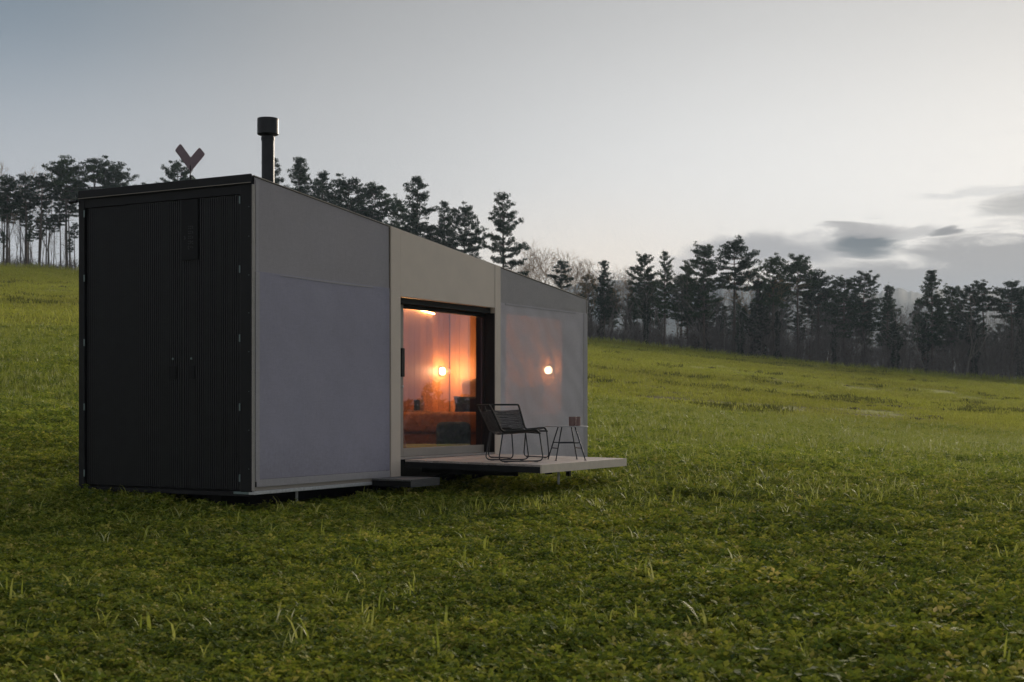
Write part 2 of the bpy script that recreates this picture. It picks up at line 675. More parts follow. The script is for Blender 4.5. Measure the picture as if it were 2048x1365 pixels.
def leaf_mat(name, ramp, trans=0.35, rough=0.7, patch=None, spec=0.14):
    """leaves: colour varies leaf by leaf, plant by plant"""
    m = bpy.data.materials.new(name)
    m.use_nodes = True
    nt = m.node_tree
    nt.nodes.clear()
    L = nt.links.new
    ge = nt.nodes.new('ShaderNodeNewGeometry')
    oi = nt.nodes.new('ShaderNodeObjectInfo')
    ad = nt.nodes.new('ShaderNodeMath')
    ad.operation = 'MULTIPLY_ADD'
    L(oi.outputs['Random'], ad.inputs[0])
    ad.inputs[1].default_value = 0.5
    mul = nt.nodes.new('ShaderNodeMath')
    mul.operation = 'MULTIPLY'
    L(ge.outputs['Random Per Island'], mul.inputs[0])
    mul.inputs[1].default_value = 0.5
    L(mul.outputs[0], ad.inputs[2])
    rp = nt.nodes.new('ShaderNodeValToRGB')
    e = rp.color_ramp.elements
    e[0].position = ramp[0][0]
    e[0].color = (*ramp[0][1], 1)
    e[1].position = ramp[-1][0]
    e[1].color = (*ramp[-1][1], 1)
    for p, c in ramp[1:-1]:
        k = e.new(p)
        k.color = (*c, 1)
    L(ad.outputs[0], rp.inputs[0])
    colr = rp.outputs[0]
    if patch:
        nz = nt.nodes.new('ShaderNodeTexNoise')
        nz.inputs['Scale'].default_value = patch[0]
        nz.inputs['Detail'].default_value = 3
        L(ge.outputs['Position'], nz.inputs['Vector'])
        mr = nt.nodes.new('ShaderNodeMapRange')
        mr.inputs[1].default_value = 0.35
        mr.inputs[2].default_value = 0.68
        L(nz.outputs['Fac'], mr.inputs[0])
        mx = nt.nodes.new('ShaderNodeMix')
        mx.data_type = 'RGBA'
        mx.blend_type = 'MULTIPLY'
        mx.inputs[0].default_value = 1
        rp2 = nt.nodes.new('ShaderNodeValToRGB')
        rp2.color_ramp.elements[0].color = (*patch[1], 1)
        rp2.color_ramp.elements[1].color = (*patch[2], 1)
        L(mr.outputs[0], rp2.inputs[0])
        L(colr, mx.inputs[6])
        L(rp2.outputs[0], mx.inputs[7])
        colr = mx.outputs[2]
    df = nt.nodes.new('ShaderNodeBsdfPrincipled')
    df.inputs['Roughness'].default_value = rough
    df.inputs['Specular IOR Level'].default_value = spec
    L(colr, df.inputs['Base Color'])
    tr = nt.nodes.new('ShaderNodeBsdfTranslucent')
    L(colr, tr.inputs[0])
    mx2 = nt.nodes.new('ShaderNodeMixShader')
    mx2.inputs[0].default_value = trans
    L(df.outputs[0], mx2.inputs[1])
    L(tr.outputs[0], mx2.inputs[2])
    out = nt.nodes.new('ShaderNodeOutputMaterial')
    L(mx2.outputs[0], out.inputs[0])
    MAT[name] = m
    return m


mat('black_sheet', (0.0145, 0.015, 0.016), rough=0.42, noise=0.25, nscale=6, spec=0.45)
mat('black_frame', (0.010, 0.010, 0.011), rough=0.55, noise=0.2, nscale=9, spec=0.3)
mat('black_plate', (0.009, 0.009, 0.010), rough=0.6, spec=0.25, noise=0.2)
mat('mark_grey', (0.020, 0.021, 0.022), rough=0.45, noise=0.1)
mat('taupe_metal', (0.74, 0.63, 0.53), rough=0.5, noise=0.05, nscale=3, spec=0.35)
mat('taupe_dark', (0.42, 0.37, 0.32), rough=0.5, noise=0.06, nscale=4, spec=0.35)
mat('steel', (0.60, 0.61, 0.62), rough=0.42, metal=0.25, noise=0.15, nscale=30)
mat('hinge_steel', (0.20, 0.26, 0.255), rough=0.4, metal=0.5, noise=0.1)
mat('pale_trim', (0.44, 0.40, 0.37), rough=0.6, noise=0.08)
mat('flue_black', (0.030, 0.031, 0.034), rough=0.45, metal=0.4, noise=0.25, nscale=12)
mat('emblem_grey', (0.27, 0.20, 0.225), rough=0.6, noise=0.12, nscale=14)
mat('chassis_black', (0.006, 0.006, 0.006), rough=0.8, noise=0.2)
mat('wall_core', (0.12, 0.115, 0.12), rough=0.8, noise=0.1)
mat('deck_fascia', (0.76, 0.65, 0.54), rough=0.6, noise=0.06, nscale=8)
wood_mat('deck_wood', (0.36, 0.30, 0.275), (0.54, 0.47, 0.435), rough=0.65, axis_scale=(1.2, 14, 14))
wood_mat('step_wood', (0.10, 0.10, 0.10), (0.16, 0.155, 0.15), rough=0.6, axis_scale=(1.2, 14, 14))
wood_mat('oak', (0.52, 0.27, 0.10), (0.70, 0.41, 0.18), rough=0.5)
wood_mat('oak_floor', (0.30, 0.18, 0.09), (0.42, 0.26, 0.14), rough=0.45, axis_scale=(1.2, 14, 14))
mat('ceiling_white', (0.72, 0.66, 0.60), rough=0.8, noise=0.04)
fabric_mat('mesh_upper', (0.55, 0.51, 0.535), 0.10)
fabric_mat('mesh_lower', (0.60, 0.57, 0.69), 0.24, 0.04)
fabric_mat('mesh_hem', (0.55, 0.52, 0.54), 0.02)
fabric_mat('mesh_right_upper', (0.60, 0.56, 0.56), 0.12)
fabric_mat('mesh_right', (0.78, 0.72, 0.75), 0.135, 0.30)
glass_mat('door_glass', 4.2, (1.0, 0.87, 1.0))
glass_mat('window_glass', 2.4)
emit_mat('lamp_glow', (1.0, 0.60, 0.33), 32.0)
emit_mat('strip_glow', (1.0, 0.55, 0.25), 46.0)
mat('lamp_rim', (0.25, 0.22, 0.2), rough=0.35, metal=0.6)
mat('rope', (0.020, 0.020, 0.018), rough=0.7, noise=0.4, nscale=200, bump=0.6, bscale=500, spec=0.35)
mat('cord', (0.075, 0.073, 0.070), rough=0.75, noise=0.5, nscale=25, bump=0.5, bscale=600)
mat('chair_steel', (0.016, 0.019, 0.026), rough=0.4, noise=0.15, spec=0.5)
mat('table_top_paint', (0.34, 0.33, 0.34), rough=0.35, noise=0.06)
mat('mug_clay', (0.25, 0.155, 0.135), rough=0.55, noise=0.12, nscale=40)
mat('mug_inside', (0.42, 0.27, 0.23), rough=0.5)
mat('bed_cover', (0.50, 0.22, 0.07), rough=0.9, noise=0.15, nscale=7, bump=0.5, bscale=9)
mat('bed_base', (0.32, 0.13, 0.045), rough=0.7, noise=0.12)
mat('pillow_cotton', (0.70, 0.52, 0.34), rough=0.9, noise=0.06, bump=0.4, bscale=7)
mat('navy_cloth', (0.018, 0.022, 0.040), rough=0.95, noise=0.2)
mat('teal_cloth', (0.035, 0.085, 0.085), rough=0.95, noise=0.2, nscale=30, bump=0.3, bscale=120)
mat('bottle_glass', (0.45, 0.33, 0.22), rough=0.2)
mat('blue_card', (0.03, 0.07, 0.16), rough=0.6)
mat('pine_bark', (0.105, 0.082, 0.072), rough=0.95, noise=0.35, nscale=3, bump=0.6, bscale=8)
mat('grey_bark', (0.21, 0.19, 0.185), rough=0.95, noise=0.3, nscale=3)
mat('twig_bark', (0.30, 0.19, 0.095), rough=0.9, noise=0.2, nscale=3)
mat('brush_bark', (0.15, 0.13, 0.128), rough=0.95, noise=0.35, nscale=2)
leaf_mat('pine_needles', [(0.0, (0.010, 0.026, 0.015)), (0.6, (0.028, 0.060, 0.028)), (1.0, (0.065, 0.105, 0.034))], trans=0.3)
leaf_mat('ivy_leaves', [(0.0, (0.012, 0.022, 0.015)), (1.0, (0.035, 0.052, 0.030))], trans=0.1)
leaf_mat('russet_leaves', [(0.0, (0.06, 0.035, 0.025)), (1.0, (0.13, 0.07, 0.045))], trans=0.25)
CL = [(0.0, (0.042, 0.078, 0.016)), (0.35, (0.155, 0.212, 0.030)), (0.62, (0.285, 0.325, 0.040)), (0.85, (0.41, 0.40, 0.075)), (0.95, (0.50, 0.43, 0.13)), (1.0, (0.62, 0.52, 0.28))]
leaf_mat('clover_leaves', CL, trans=0.35, patch=(0.55, (0.72, 0.74, 0.75), (1.18, 1.12, 1.0)))
leaf_mat('pale_clover_leaves', [(p_, tuple(min(0.66, 1.42 * c_) for c_ in k_)) for p_, k_ in CL], trans=0.35, patch=(0.4, (0.78, 0.78, 0.78), (1.15, 1.12, 1.0)))  # same clover ramp made lighter, for the plants further out
leaf_mat('grass_blades', [(0.0, (0.17, 0.22, 0.032)), (0.5, (0.32, 0.36, 0.050)), (0.85, (0.45, 0.455, 0.12)), (1.0, (0.62, 0.62, 0.42))], trans=0.4, rough=0.5, spec=0.22)
leaf_mat('pasture_blades', [(0.0, (0.265, 0.30, 0.045)), (0.6, (0.43, 0.455, 0.075)), (1.0, (0.54, 0.52, 0.13))], trans=0.4, patch=(0.05, (0.78, 0.74, 0.72), (1.12, 1.1, 1.0)))
leaf_mat('tussock_blades', [(0.0, (0.09, 0.10, 0.022)), (0.7, (0.17, 0.18, 0.034)), (1.0, (0.22, 0.20, 0.06))], trans=0.3)
mat('dry_stalk', (0.34, 0.27, 0.17), rough=0.8)
mat('soil_mound', (0.040, 0.030, 0.020), rough=1.0, noise=0.4, nscale=6, bump=1.0, bscale=30)

# ------------------------------------------------------------------ terrain
rng = np.random.default_rng(7)
random.seed(7)


def value_noise(x, y, seed=0):
    xi = np.floor(x).astype(np.int64)
    yi = np.floor(y).astype(np.int64)
    fx = x - xi
    fy = y - yi
    fx = fx * fx * (3 - 2 * fx)
    fy = fy * fy * (3 - 2 * fy)

    def h(a, b):
        n = (a * 374761393 + b * 668265263 + seed * 974711) & 0x7fffffff
        n = ((n ^ (n >> 13)) * 1274126177) & 0x7fffffff
        return ((n ^ (n >> 16)) & 0xffff) / 65535.0
    return (h(xi, yi) * (1 - fx) + h(xi + 1, yi) * fx) * (1 - fy) + (h(xi, yi + 1) * (1 - fx) + h(xi + 1, yi + 1) * fx) * fy - 0.5


US = np.array([-0.7, -0.36, -0.304, -0.12, 0.0513, 0.2, 0.36, 0.7])
YS = np.array([0, 8, 17, 30, 55, 100, 183, 205])
H17 = np.array([-0.98, -1.05, -1.10, -1.23, -1.20, -1.20, -1.24, -1.3])
H55 = np.array([3.4, 3.0, 2.9, 1.47, 0.15, -0.65, -1.35, -2.2])
PXY = np.array([515, 530, 541, 614, 682, 725, 768, 806])
H183 = (HOR - PXY) * 183 / F
HT = np.stack([np.full(8, -1.45), -1.45 + 0.35 * (H17 + 1.35), H17, H17 + (H55 - H17) * 0.27, H55, H55 + (H183 - H55) * 0.34, H183, H183 + 1.2])
_yf = np.arange(0, 206, 1.0)
_uf = np.linspace(-0.7, 0.7, 71)
_t = np.stack([np.interp(_yf, YS, HT[:, j]) for j in range(8)], 1)
_t = np.stack([np.interp(_uf, US, _t[i]) for i in range(len(_yf))], 0)
for _ in range(5):
    p = np.pad(_t, ((1, 1), (1, 1)), mode='edge')
    s = (p[:-2, 1:-1] + 2 * p[1:-1, 1:-1] + p[2:, 1:-1]) / 4
    p = np.pad(s, ((0, 0), (1, 1)), mode='edge')
    _t = (p[:, :-2] + 2 * p[:, 1:-1] + p[:, 2:]) / 4
GT = _t


def ground_z(X, Y):
    X = np.asarray(X, float)
    Y = np.asarray(Y, float)
    Yc = np.clip(Y, 0, 204.99)
    u = np.clip(X / np.maximum(Y, 17.0), -0.6999, 0.6999)
    a = Yc
    ia = np.minimum(a.astype(int), 204)
    fa = a - ia
    b = (u + 0.7) / 0.02
    ib = np.minimum(b.astype(int), 69)
    fb = b - ib
    h = (GT[ia, ib] * (1 - fb) + GT[ia, ib + 1] * fb) * (1 - fa) + (GT[ia + 1, ib] * (1 - fb) + GT[ia + 1, ib + 1] * fb) * fa
    far = np.maximum(Y - 198.0, 0)
    h = h - np.minimum(far * 0.13, 34.0)
    # the valley falls away on the far right
    h = h - np.clip((X - (0.43 * np.maximum(Y, 0) + 24)) * 0.06, 0, 17.0)
    amp = np.clip((Y - 4) / 60, 0.15, 1.0)
    h = h + value_noise(X * 0.9, Y * 0.9, 3) * 0.05 + value_noise(X * 0.23, Y * 0.23, 5) * 0.14 * amp + value_noise(X * 0.06, Y * 0.06, 9) * 0.5 * np.clip((Y - 25) / 60, 0, 1)
    return h + CAMZ


def gz(x, y):
    return float(ground_z(np.array([x]), np.array([y]))[0])


def at(px, py, Y):
    return Vector(((px - 1024) / F * Y, Y, CAMZ + (HOR - py) / F * Y))


def ground_mat():
    m = bpy.data.materials.new('meadow_ground')
    m.use_nodes = True
    nt = m.node_tree
    L = nt.links.new
    b = nt.nodes['Principled BSDF']
    b.inputs['Roughness'].default_value = 0.95
    b.inputs['Specular IOR Level'].default_value = 0.1
    ge = nt.nodes.new('ShaderNodeNewGeometry')
    sep = nt.nodes.new('ShaderNodeSeparateXYZ')
    L(ge.outputs['Position'], sep.inputs[0])

    def noise(sc, det, rough=0.6, vec=None):
        n = nt.nodes.new('ShaderNodeTexNoise')
        n.inputs['Scale'].default_value = sc
        n.inputs['Detail'].default_value = det
        n.inputs['Roughness'].default_value = rough
        L(vec or ge.outputs['Position'], n.inputs['Vector'])
        return n.outputs['Fac']

    def ramp(src, els):
        r = nt.nodes.new('ShaderNodeValToRGB')
        e = r.color_ramp.elements
        e[0].position, e[0].color = els[0][0], (*els[0][1], 1)
        e[1].position, e[1].color = els[-1][0], (*els[-1][1], 1)
        for p, c in els[1:-1]:
            k = e.new(p)
            k.color = (*c, 1)
        L(src, r.inputs[0])
        return r.outputs[0]

    def mix(f, a, bb, mode='MIX'):
        n = nt.nodes.new('ShaderNodeMix')
        n.data_type = 'RGBA'
        n.blend_type = mode
        if isinstance(f, float):
            n.inputs[0].default_value = f
        else:
            L(f, n.inputs[0])
        L(a, n.inputs[6])
        if isinstance(bb, tuple):
            n.inputs[7].default_value = (*bb, 1)
        else:
            L(bb, n.inputs[7])
        return n.outputs[2]
    # pasture on the hillside
    past = ramp(noise(0.10, 6), [(0.30, (0.265, 0.260, 0.045)), (0.50, (0.345, 0.350, 0.050)), (0.72, (0.42, 0.42, 0.060))])
    past = mix(0.85, past, ramp(noise(1.6, 8, 0.75), [(0.3, (0.52, 0.54, 0.55)), (0.7, (1.35, 1.34, 1.25))]), 'MULTIPLY')
    bare = ramp(noise(0.42, 7, 0.7), [(0.55, (0, 0, 0)), (0.68, (1, 1, 1))])
    past = mix(bare, past, (0.14, 0.11, 0.045))
    band = nt.nodes.new('ShaderNodeMapRange')        # worn, browner strip along the foot of the slope
    band.interpolation_type = 'SMOOTHSTEP'
    L(sep.outputs[1], band.inputs[0])
    band.inputs[1].default_value = 105
    band.inputs[2].default_value = 62
    wear = nt.nodes.new('ShaderNodeMath')
    wear.operation = 'MULTIPLY'
    L(band.outputs[0], wear.inputs[0])
    L(ramp(noise(0.16, 7, 0.7), [(0.40, (0, 0, 0)), (0.62, (1, 1, 1))]), wear.inputs[1])
    past = mix(wear.outputs[0], past, (0.125, 0.10, 0.032))
    # crop field: soil under the leaves
    crop = ramp(noise(3.0, 6), [(0.35, (0.06, 0.055, 0.016)), (0.65, (0.15, 0.145, 0.028))])
    mr = nt.nodes.new('ShaderNodeMapRange')
    mr.interpolation_type = 'SMOOTHSTEP'
    L(sep.outputs[1], mr.inputs[0])
    mr.inputs[1].default_value = 21
    mr.inputs[2].default_value = 46
    L(mix(mr.outputs[0], crop, past), b.inputs['Base Color'])
    bp = nt.nodes.new('ShaderNodeBump')
    bp.inputs['Strength'].default_value = 0.9
    bp.inputs['Distance'].default_value = 0.12
    L(noise(2.6, 8, 0.75), bp.inputs['Height'])
    L(bp.outputs[0], b.inputs['Normal'])
    MAT['meadow_ground'] = m
    return m


def build_ground():
    xs_in = np.linspace(-95, 95, 270)
    g = 95 + np.cumsum(np.geomspace(1.5, 900, 22))
    xs = np.concatenate([-g[::-1], xs_in, g])
    ys = np.concatenate([-np.array([5000, 2500, 1200, 600, 300, 150, 70, 30, 12, 4.0]), [0], np.geomspace(1.5, 210, 330), 210 + np.cumsum(np.geomspace(2, 900, 30))])
    Xg, Yg = np.meshgrid(xs, ys)
    Zg = ground_z(Xg, Yg)
    nx, ny = len(xs), len(ys)
    v = np.stack([Xg.ravel(), Yg.ravel(), Zg.ravel()], 1)
    i = np.arange(nx - 1)[None, :] + nx * np.arange(ny - 1)[:, None]
    f = np.stack([i, i + 1, i + nx + 1, i + nx], -1).reshape(-1, 4)
    me = mesh_from_arrays('ground', v, f)
    me.shade_smooth()
    me.materials.append(ground_mat())
    o = bpy.data.objects.new('ground', me)
    COL.objects.link(o)
    tag(o, 'rising green meadow with a crop field in front and pasture up to the wood', kind='structure')
    return o


build_ground()

# far wooded hills fading in the haze
mat('far_wood', (0.030, 0.040, 0.030), rough=1.0, noise=0.4, nscale=0.02, coords='Object')


def build_hills():
    az = np.radians(np.arange(-70, 150, 0.12))
    rad = np.array([620, 1000, 1400, 1800, 2000, 2150])
    frac = np.array([0.0, 0.18, 0.5, 0.86, 1.0, 0.9])
    ridge_px = 562 + 0.030 * (np.clip(1024 + F * np.tan(np.clip(az, -0.8, 0.8)), 900, 2400) - 1050)
    top = CAMZ + (HOR - ridge_px) / F * 2000 + value_noise(az * 9, az * 0, 4) * 24 + value_noise(az * 31, az * 0, 6) * 9
    jag = value_noise(az * 420, az * 0, 8) * 9
    v = []
    for r_, f_ in zip(rad, frac):
        z = -40 + (top + 40) * f_ + (jag if f_ > 0.85 else 0) + value_noise(az * 60, az * 0 + r_, 11) * 8 * f_
        v.append(np.stack([np.sin(az) * r_, np.cos(az) * r_, z], 1))
    v = np.concatenate(v)
    n = len(az)
    i = np.arange(n - 1)[None, :] + n * np.arange(len(rad) - 1)[:, None]
    f = np.stack([i, i + n, i + n + 1, i + 1], -1).reshape(-1, 4)
    me = mesh_from_arrays('hills', v, f)
    me.materials.append(MAT['far_wood'])
    o = bpy.data.objects.new('hills', me)
    COL.objects.link(o)
    tag(o, 'distant wooded hills pale with haze behind the trees', kind='structure')


build_hills()

# ------------------------------------------------------------------ haze
hz = MB().box(-3000, 3000, -300, 2800, -48, 225).build('haze', bpy.data.materials.new('haze_air'))
hm = hz.data.materials[0]
hm.use_nodes = True
hm.node_tree.nodes.clear()
_pv = hm.node_tree.nodes.new('ShaderNodeVolumePrincipled')
_pv.inputs['Color'].default_value = (0.68, 0.83, 1.0, 1)
_pv.inputs['Density'].default_value = 0.00027
_pv.inputs['Anisotropy'].default_value = 0.2
_o = hm.node_tree.nodes.new('ShaderNodeOutputMaterial')
hm.node_tree.links.new(_pv.outputs[0], _o.inputs['Volume'])
tag(hz, 'thin evening haze over the valley', kind='stuff')

# ------------------------------------------------------------------ the cabin
Z0 = 15.4
CA = math.atan2(0.8747, 0.4847)
BASE = Vector(((503 - 1024) / F * Z0, Z0, CAMZ - 0.97))
DX = Vector((0.4847, 0.8747, 0)).normalized()
DY = Vector((-DX.y, DX.x, 0))
LEN, WID = 8.2, 2.555


def Lw(x, y, z):
    return BASE + DX * x + DY * y + Vector((0, 0, z))


def roof_z(x):
    return 3.455 - 0.797 * x / 8.2


cabin = empty('cabin', BASE, CA)
tag(cabin, 'small black and grey tiny house cabin with sloping roof, open terrace and lit interior', 'cabin')


def wedge(mb, x0, x1, y0, y1, z0, top=0.0):
    """box whose top follows the roof slope, 'top' below it"""
    mb.hexa([(x0, y0, z0), (x1, y0, z0), (x1, y1, z0), (x0, y1, z0),
             (x0, y0, roof_z(x0) - top), (x1, y0, roof_z(x1) - top), (x1, y1, roof_z(x1) - top), (x0, y1, roof_z(x0) - top)])
    return mb


def build_cabin():
    P = cabin
    # chassis and floor
    ch = MB()
    ch.box(0.15, 8.0, 0.55, 0.70, -0.16, 0.02)
    ch.box(0.15, 8.0, 1.85, 2.00, -0.16, 0.02)
    for x in (0.4, 1.6, 2.9, 4.2, 5.5, 6.8, 7.8):
        ch.box(x, x + 0.08, 0.70, 1.85, -0.12, 0.02)
    ch.box(3.0, 5.3, 0.25, 0.32, -0.20, 0.03)
    co = ch.build('chassis', MAT['chassis_black'], P)
    for x in (3.35, 4.2):
        for y in (0.35, 2.05):
            wm = MB()
            n = 20
            for r_, w_ in ((0.27, 0.09),):
                prof = [(0.14, -w_), (0.25, -w_), (0.27, -w_ * 0.6), (0.27, w_ * 0.6), (0.25, w_), (0.14, w_)]
                b = len(wm.v)
                for (q, h) in prof:
                    for k in range(n):
                        wm.v.append((x + q * math.cos(2 * PI * k / n), y + 0.05 + h, -0.20 + q * math.sin(2 * PI * k / n)))
                for i in range(len(prof) - 1):
                    for k in range(n):
                        k2 = (k + 1) % n
                        wm.f.append((b + i * n + k, b + i * n + k2, b + (i + 1) * n + k2, b + (i + 1) * n + k))
                wm.f.append(tuple(b + k for k in range(n)))
                wm.f.append(tuple(b + (len(prof) - 1) * n + k for k in range(n)))
            wm.build('wheel', MAT['chassis_black'], P)
    MB().box(0.05, 8.15, 0.04, 2.52, 0.03, 0.285).build('floor_slab', MAT['chassis_black'], P)
    MB().box(0.0, 0.10, 0.02, 2.54, -0.02, 0.026).build('end_sill', MAT['black_frame'], P)
    # bottom rail of pale metal under the long side
    MB().box(-0.012, 2.62, -0.050, 0.032, 0.0, 0.038, bev=0.004).build('bottom_rail', MAT['steel'], P)
    MB().box(-0.014, 0.026, 0.0325, 0.24, 0.002, 0.030, bev=0.003).build('bottom_rail_return', MAT['hinge_steel'], P)
    # walls
    wedge(MB(), 0.06, 0.12, 0.06, 2.50, 0.04, 0.10).build('end_wall', MAT['black_frame'], P)
    wedge(MB(), 0.0, LEN, 2.50, WID, 0.02, 0.06).build('back_wall', MAT['black_frame'], P)
    wedge(MB(), LEN - 0.06, LEN, 0.06, 2.497, 0.04, 0.06).build('far_end_wall', MAT['wall_core'], P)
    wedge(MB(), 0.12, 2.628, 0.03, 0.10, 0.04, 0.10).build('side_wall', MAT['wall_core'], P)
    sw = MB()
    sw.box(5.398, LEN, 0.03, 0.10, 0.04, 0.50)
    sw.box(5.398, 5.62, 0.03, 0.10, 0.50, 2.33)
    sw.box(7.68, LEN, 0.03, 0.10, 0.50, 2.33)
    wedge(sw, 5.398, LEN, 0.03, 0.10, 2.33, 0.10)
    sw.build('side_wall', MAT['wall_core'], P)
    wf = MB()
    for a in ((5.60, 5.66, 0.48, 2.35), (7.64, 7.70, 0.48, 2.35)):
        wf.box(a[0], a[1], 0.015, 0.115, a[2], a[3])
    wf.box(5.66, 7.64, 0.015, 0.115, 0.48, 0.54)
    wf.box(5.66, 7.64, 0.015, 0.115, 2.29, 2.35)
    w1 = wf.build('window', MAT['black_frame'], P)
    tag(w1, 'large window behind the right fabric')
    MB().box(5.66, 7.64, 0.060, 0.068, 0.54, 2.29).build('pane', MAT['window_glass'], w1)
    w2 = MB().box(1.09, 1.50, 0.012, 0.029, 1.70, 2.35).build('window', MAT['black_frame'], P)
    MB().box(1.12, 1.47, 0.003, 0.010, 1.735, 2.32).build('pane', MAT['window_glass'], w2)
    # partition inside (the back part of the cabin stays closed)
    wedge(MB(), 2.62, 2.70, 0.101, 2.42, 0.29, 0.13).build('partition', MAT['oak'], P)
    # roof
    rf = MB()
    rf.hexa([(-0.03, -0.012, roof_z(-0.03) - 0.09), (LEN + 0.005, -0.012, roof_z(LEN) - 0.055), (LEN + 0.005, WID - 0.005, roof_z(LEN) - 0.055), (-0.03, WID - 0.005, roof_z(-0.03) - 0.09),
             (-0.03, -0.012, roof_z(-0.03) + 0.004), (LEN + 0.005, -0.012, roof_z(LEN) + 0.004), (LEN + 0.005, WID - 0.005, roof_z(LEN) + 0.004), (-0.03, WID - 0.005, roof_z(-0.03) + 0.004)])
    rf.build('roof', MAT['black_frame'], P)
    # edge flashing along the long side (pale thin line)
    fl = MB()
    fl.hexa([(0.0, -0.036, roof_z(0) - 0.004), (LEN, -0.036, roof_z(LEN) - 0.004), (LEN, -0.0135, roof_z(LEN) - 0.004), (0.0, -0.0135, roof_z(0) - 0.004),
             (0.0, -0.036, roof_z(0) + 0.005), (LEN, -0.036, roof_z(LEN) + 0.005), (LEN, -0.0135, roof_z(LEN) + 0.005), (0.0, -0.0135, roof_z(0) + 0.005)])
    fl.build('roof_flashing', MAT['taupe_dark'], P)
    # end gutter and drip edge
    zt = roof_z(-0.04)
    MB().box(-0.050, -0.032, -0.036, WID - 0.025, zt - 0.085, zt + 0.012, bev=0.006).build('gutter', MAT['black_frame'], P)
    MB().box(-0.056, -0.0515, -0.036, WID - 0.025, zt - 0.085, zt - 0.080).build('drip_edge', MAT['taupe_dark'], P)
    MB().tube([(-0.045, WID + 0.0, zt - 0.11), (-0.045, WID + 0.12, zt - 0.115)], 0.017, 8).build('gutter_outlet', MAT['black_frame'], P)
    MB().box(-0.012, 0.058, 0.02, WID - 0.02, zt - 0.19, zt - 0.088).build('door_header', MAT['black_frame'], P)
    # corner posts of the black end
    MB().box(-0.02, 0.058, -0.018, 0.140, 0.03, zt - 0.09, bev=0.004).build('corner_post', MAT['black_frame'], P)
    MB().box(-0.02, 0.058, 2.462, WID, 0.03, zt - 0.09, bev=0.004).build('corner_post', MAT['black_frame'], P)
    MB().box(-0.021, 0.014, -0.040, -0.0185, 0.042, zt - 0.10, bev=0.003).build('corner_trim', MAT['pale_trim'], P)
    for z in (0.28, 0.70, 1.12, 1.55, 1.97, 2.38, 2.80, 3.12):
        MB().lathe([(0.0045, 0), (0.0045, 0.004), (0.002, 0.006)], 8).build('screw', MAT['hinge_steel'], P, loc=(-0.020, 0.018, z)).rotation_euler = (0, -PI / 2, 0)
    # corrugated doors

    def corrugated(t0, t1, z0, z1):
        m = MB()
        pitch = 0.031
        n = max(1, round((t1 - t0) / pitch))
        pitch = (t1 - t0) / n
        prof = []
        for i in range(n):
            a = t0 + i * pitch
            prof += [(a, 0.0), (a + pitch * 0.30, 0.0), (a + pitch * 0.42, -0.012), (a + pitch * 0.88, -0.012)]
        prof.append((t1, 0.0))
        for (t, d) in prof:
            m.v.append((0.022 + d, t, z0))
            m.v.append((0.022 + d, t, z1))
        for i in range(len(prof) - 1):
            m.f.append((2 * i, 2 * i + 1, 2 * i + 3, 2 * i + 2))
        # closed sides and back
        m.box(0.026, 0.056, t0, t1, z0, z1)
        return m
    zt2 = zt - 0.195
    d1 = corrugated(0.146, 0.985, 0.05, zt2).build('door', MAT['black_sheet'], P)
    d2 = corrugated(0.993, 2.456, 0.05, zt2).build('door', MAT['black_sheet'], P)
    for d, t in ((d1, 0.856), (d2, 1.127)):
        kh = MB()
        n = 12
        kh.lathe([(0.013, 0.0), (0.013, 0.006), (0.009, 0.009)], n)
        k = kh.build('lock', MAT['hinge_steel'], d, loc=(0.009, t, 1.49))
        k.rotation_euler = (0, -PI / 2, 0)
        MB().box(0.000, 0.012, t - 0.05, t + 0.05, 1.26, 1.41, bev=0.004).build('handle', MAT['black_plate'], d)
    for d, t, zs in ((d1, 0.143, (0.18, 0.95, 1.70, 2.45, 3.20)), (d2, 2.459, (0.18, 0.95, 1.70, 2.45, 3.20))):
        for z in zs:
            MB().box(-0.030, -0.0215, t - 0.010, t + 0.008, z - 0.04, z + 0.04, bev=0.002).build('hinge', MAT['hinge_steel'], d)
    # sign plate with its lettering and emblem
    sp = MB().box(-0.004, 0.009, 0.754, 0.990, 2.585, zt2 - 0.003, bev=0.002).build('sign_plate', MAT['black_plate'], P)

    def sgn(px, py):   # photograph pixel on the end wall -> (t, z)
        u = (px - 1024) / F
        t = (BASE.x - u * BASE.y) / (-DY.x + u * DY.y) if False else ((u * BASE.y - BASE.x) / (DY.x - u * DY.y))
        Y = BASE.y + DY.y * t
        return t, (HOR - py) / F * Y + 0.97

    def dash(z1, z2, w=0.0115):
        """one stroke of the lettering between two points of the plate given in enlarged-photo pixels"""
        (ax, ay), (bx, by) = z1, z2
        t0, h0 = sgn(364 + ax / 22.75, 445 + ay / 22.75)
        t1, h1 = sgn(364 + bx / 22.75, 445 + by / 22.75)
        v = Vector((t1 - t0, h1 - h0))
        if v.length < 1e-6:
            v = Vector((1, 0))
        v.normalize()
        nrm = Vector((-v.y, v.x)) * w / 2
        m = MB()
        q = [(t0 + nrm.x, h0 + nrm.y), (t1 + nrm.x, h1 + nrm.y), (t1 - nrm.x, h1 - nrm.y), (t0 - nrm.x, h0 - nrm.y)]
        m.hexa([(-0.0062, a, b) for a, b in q] + [(-0.0043, a, b) for a, b in q])
        return m
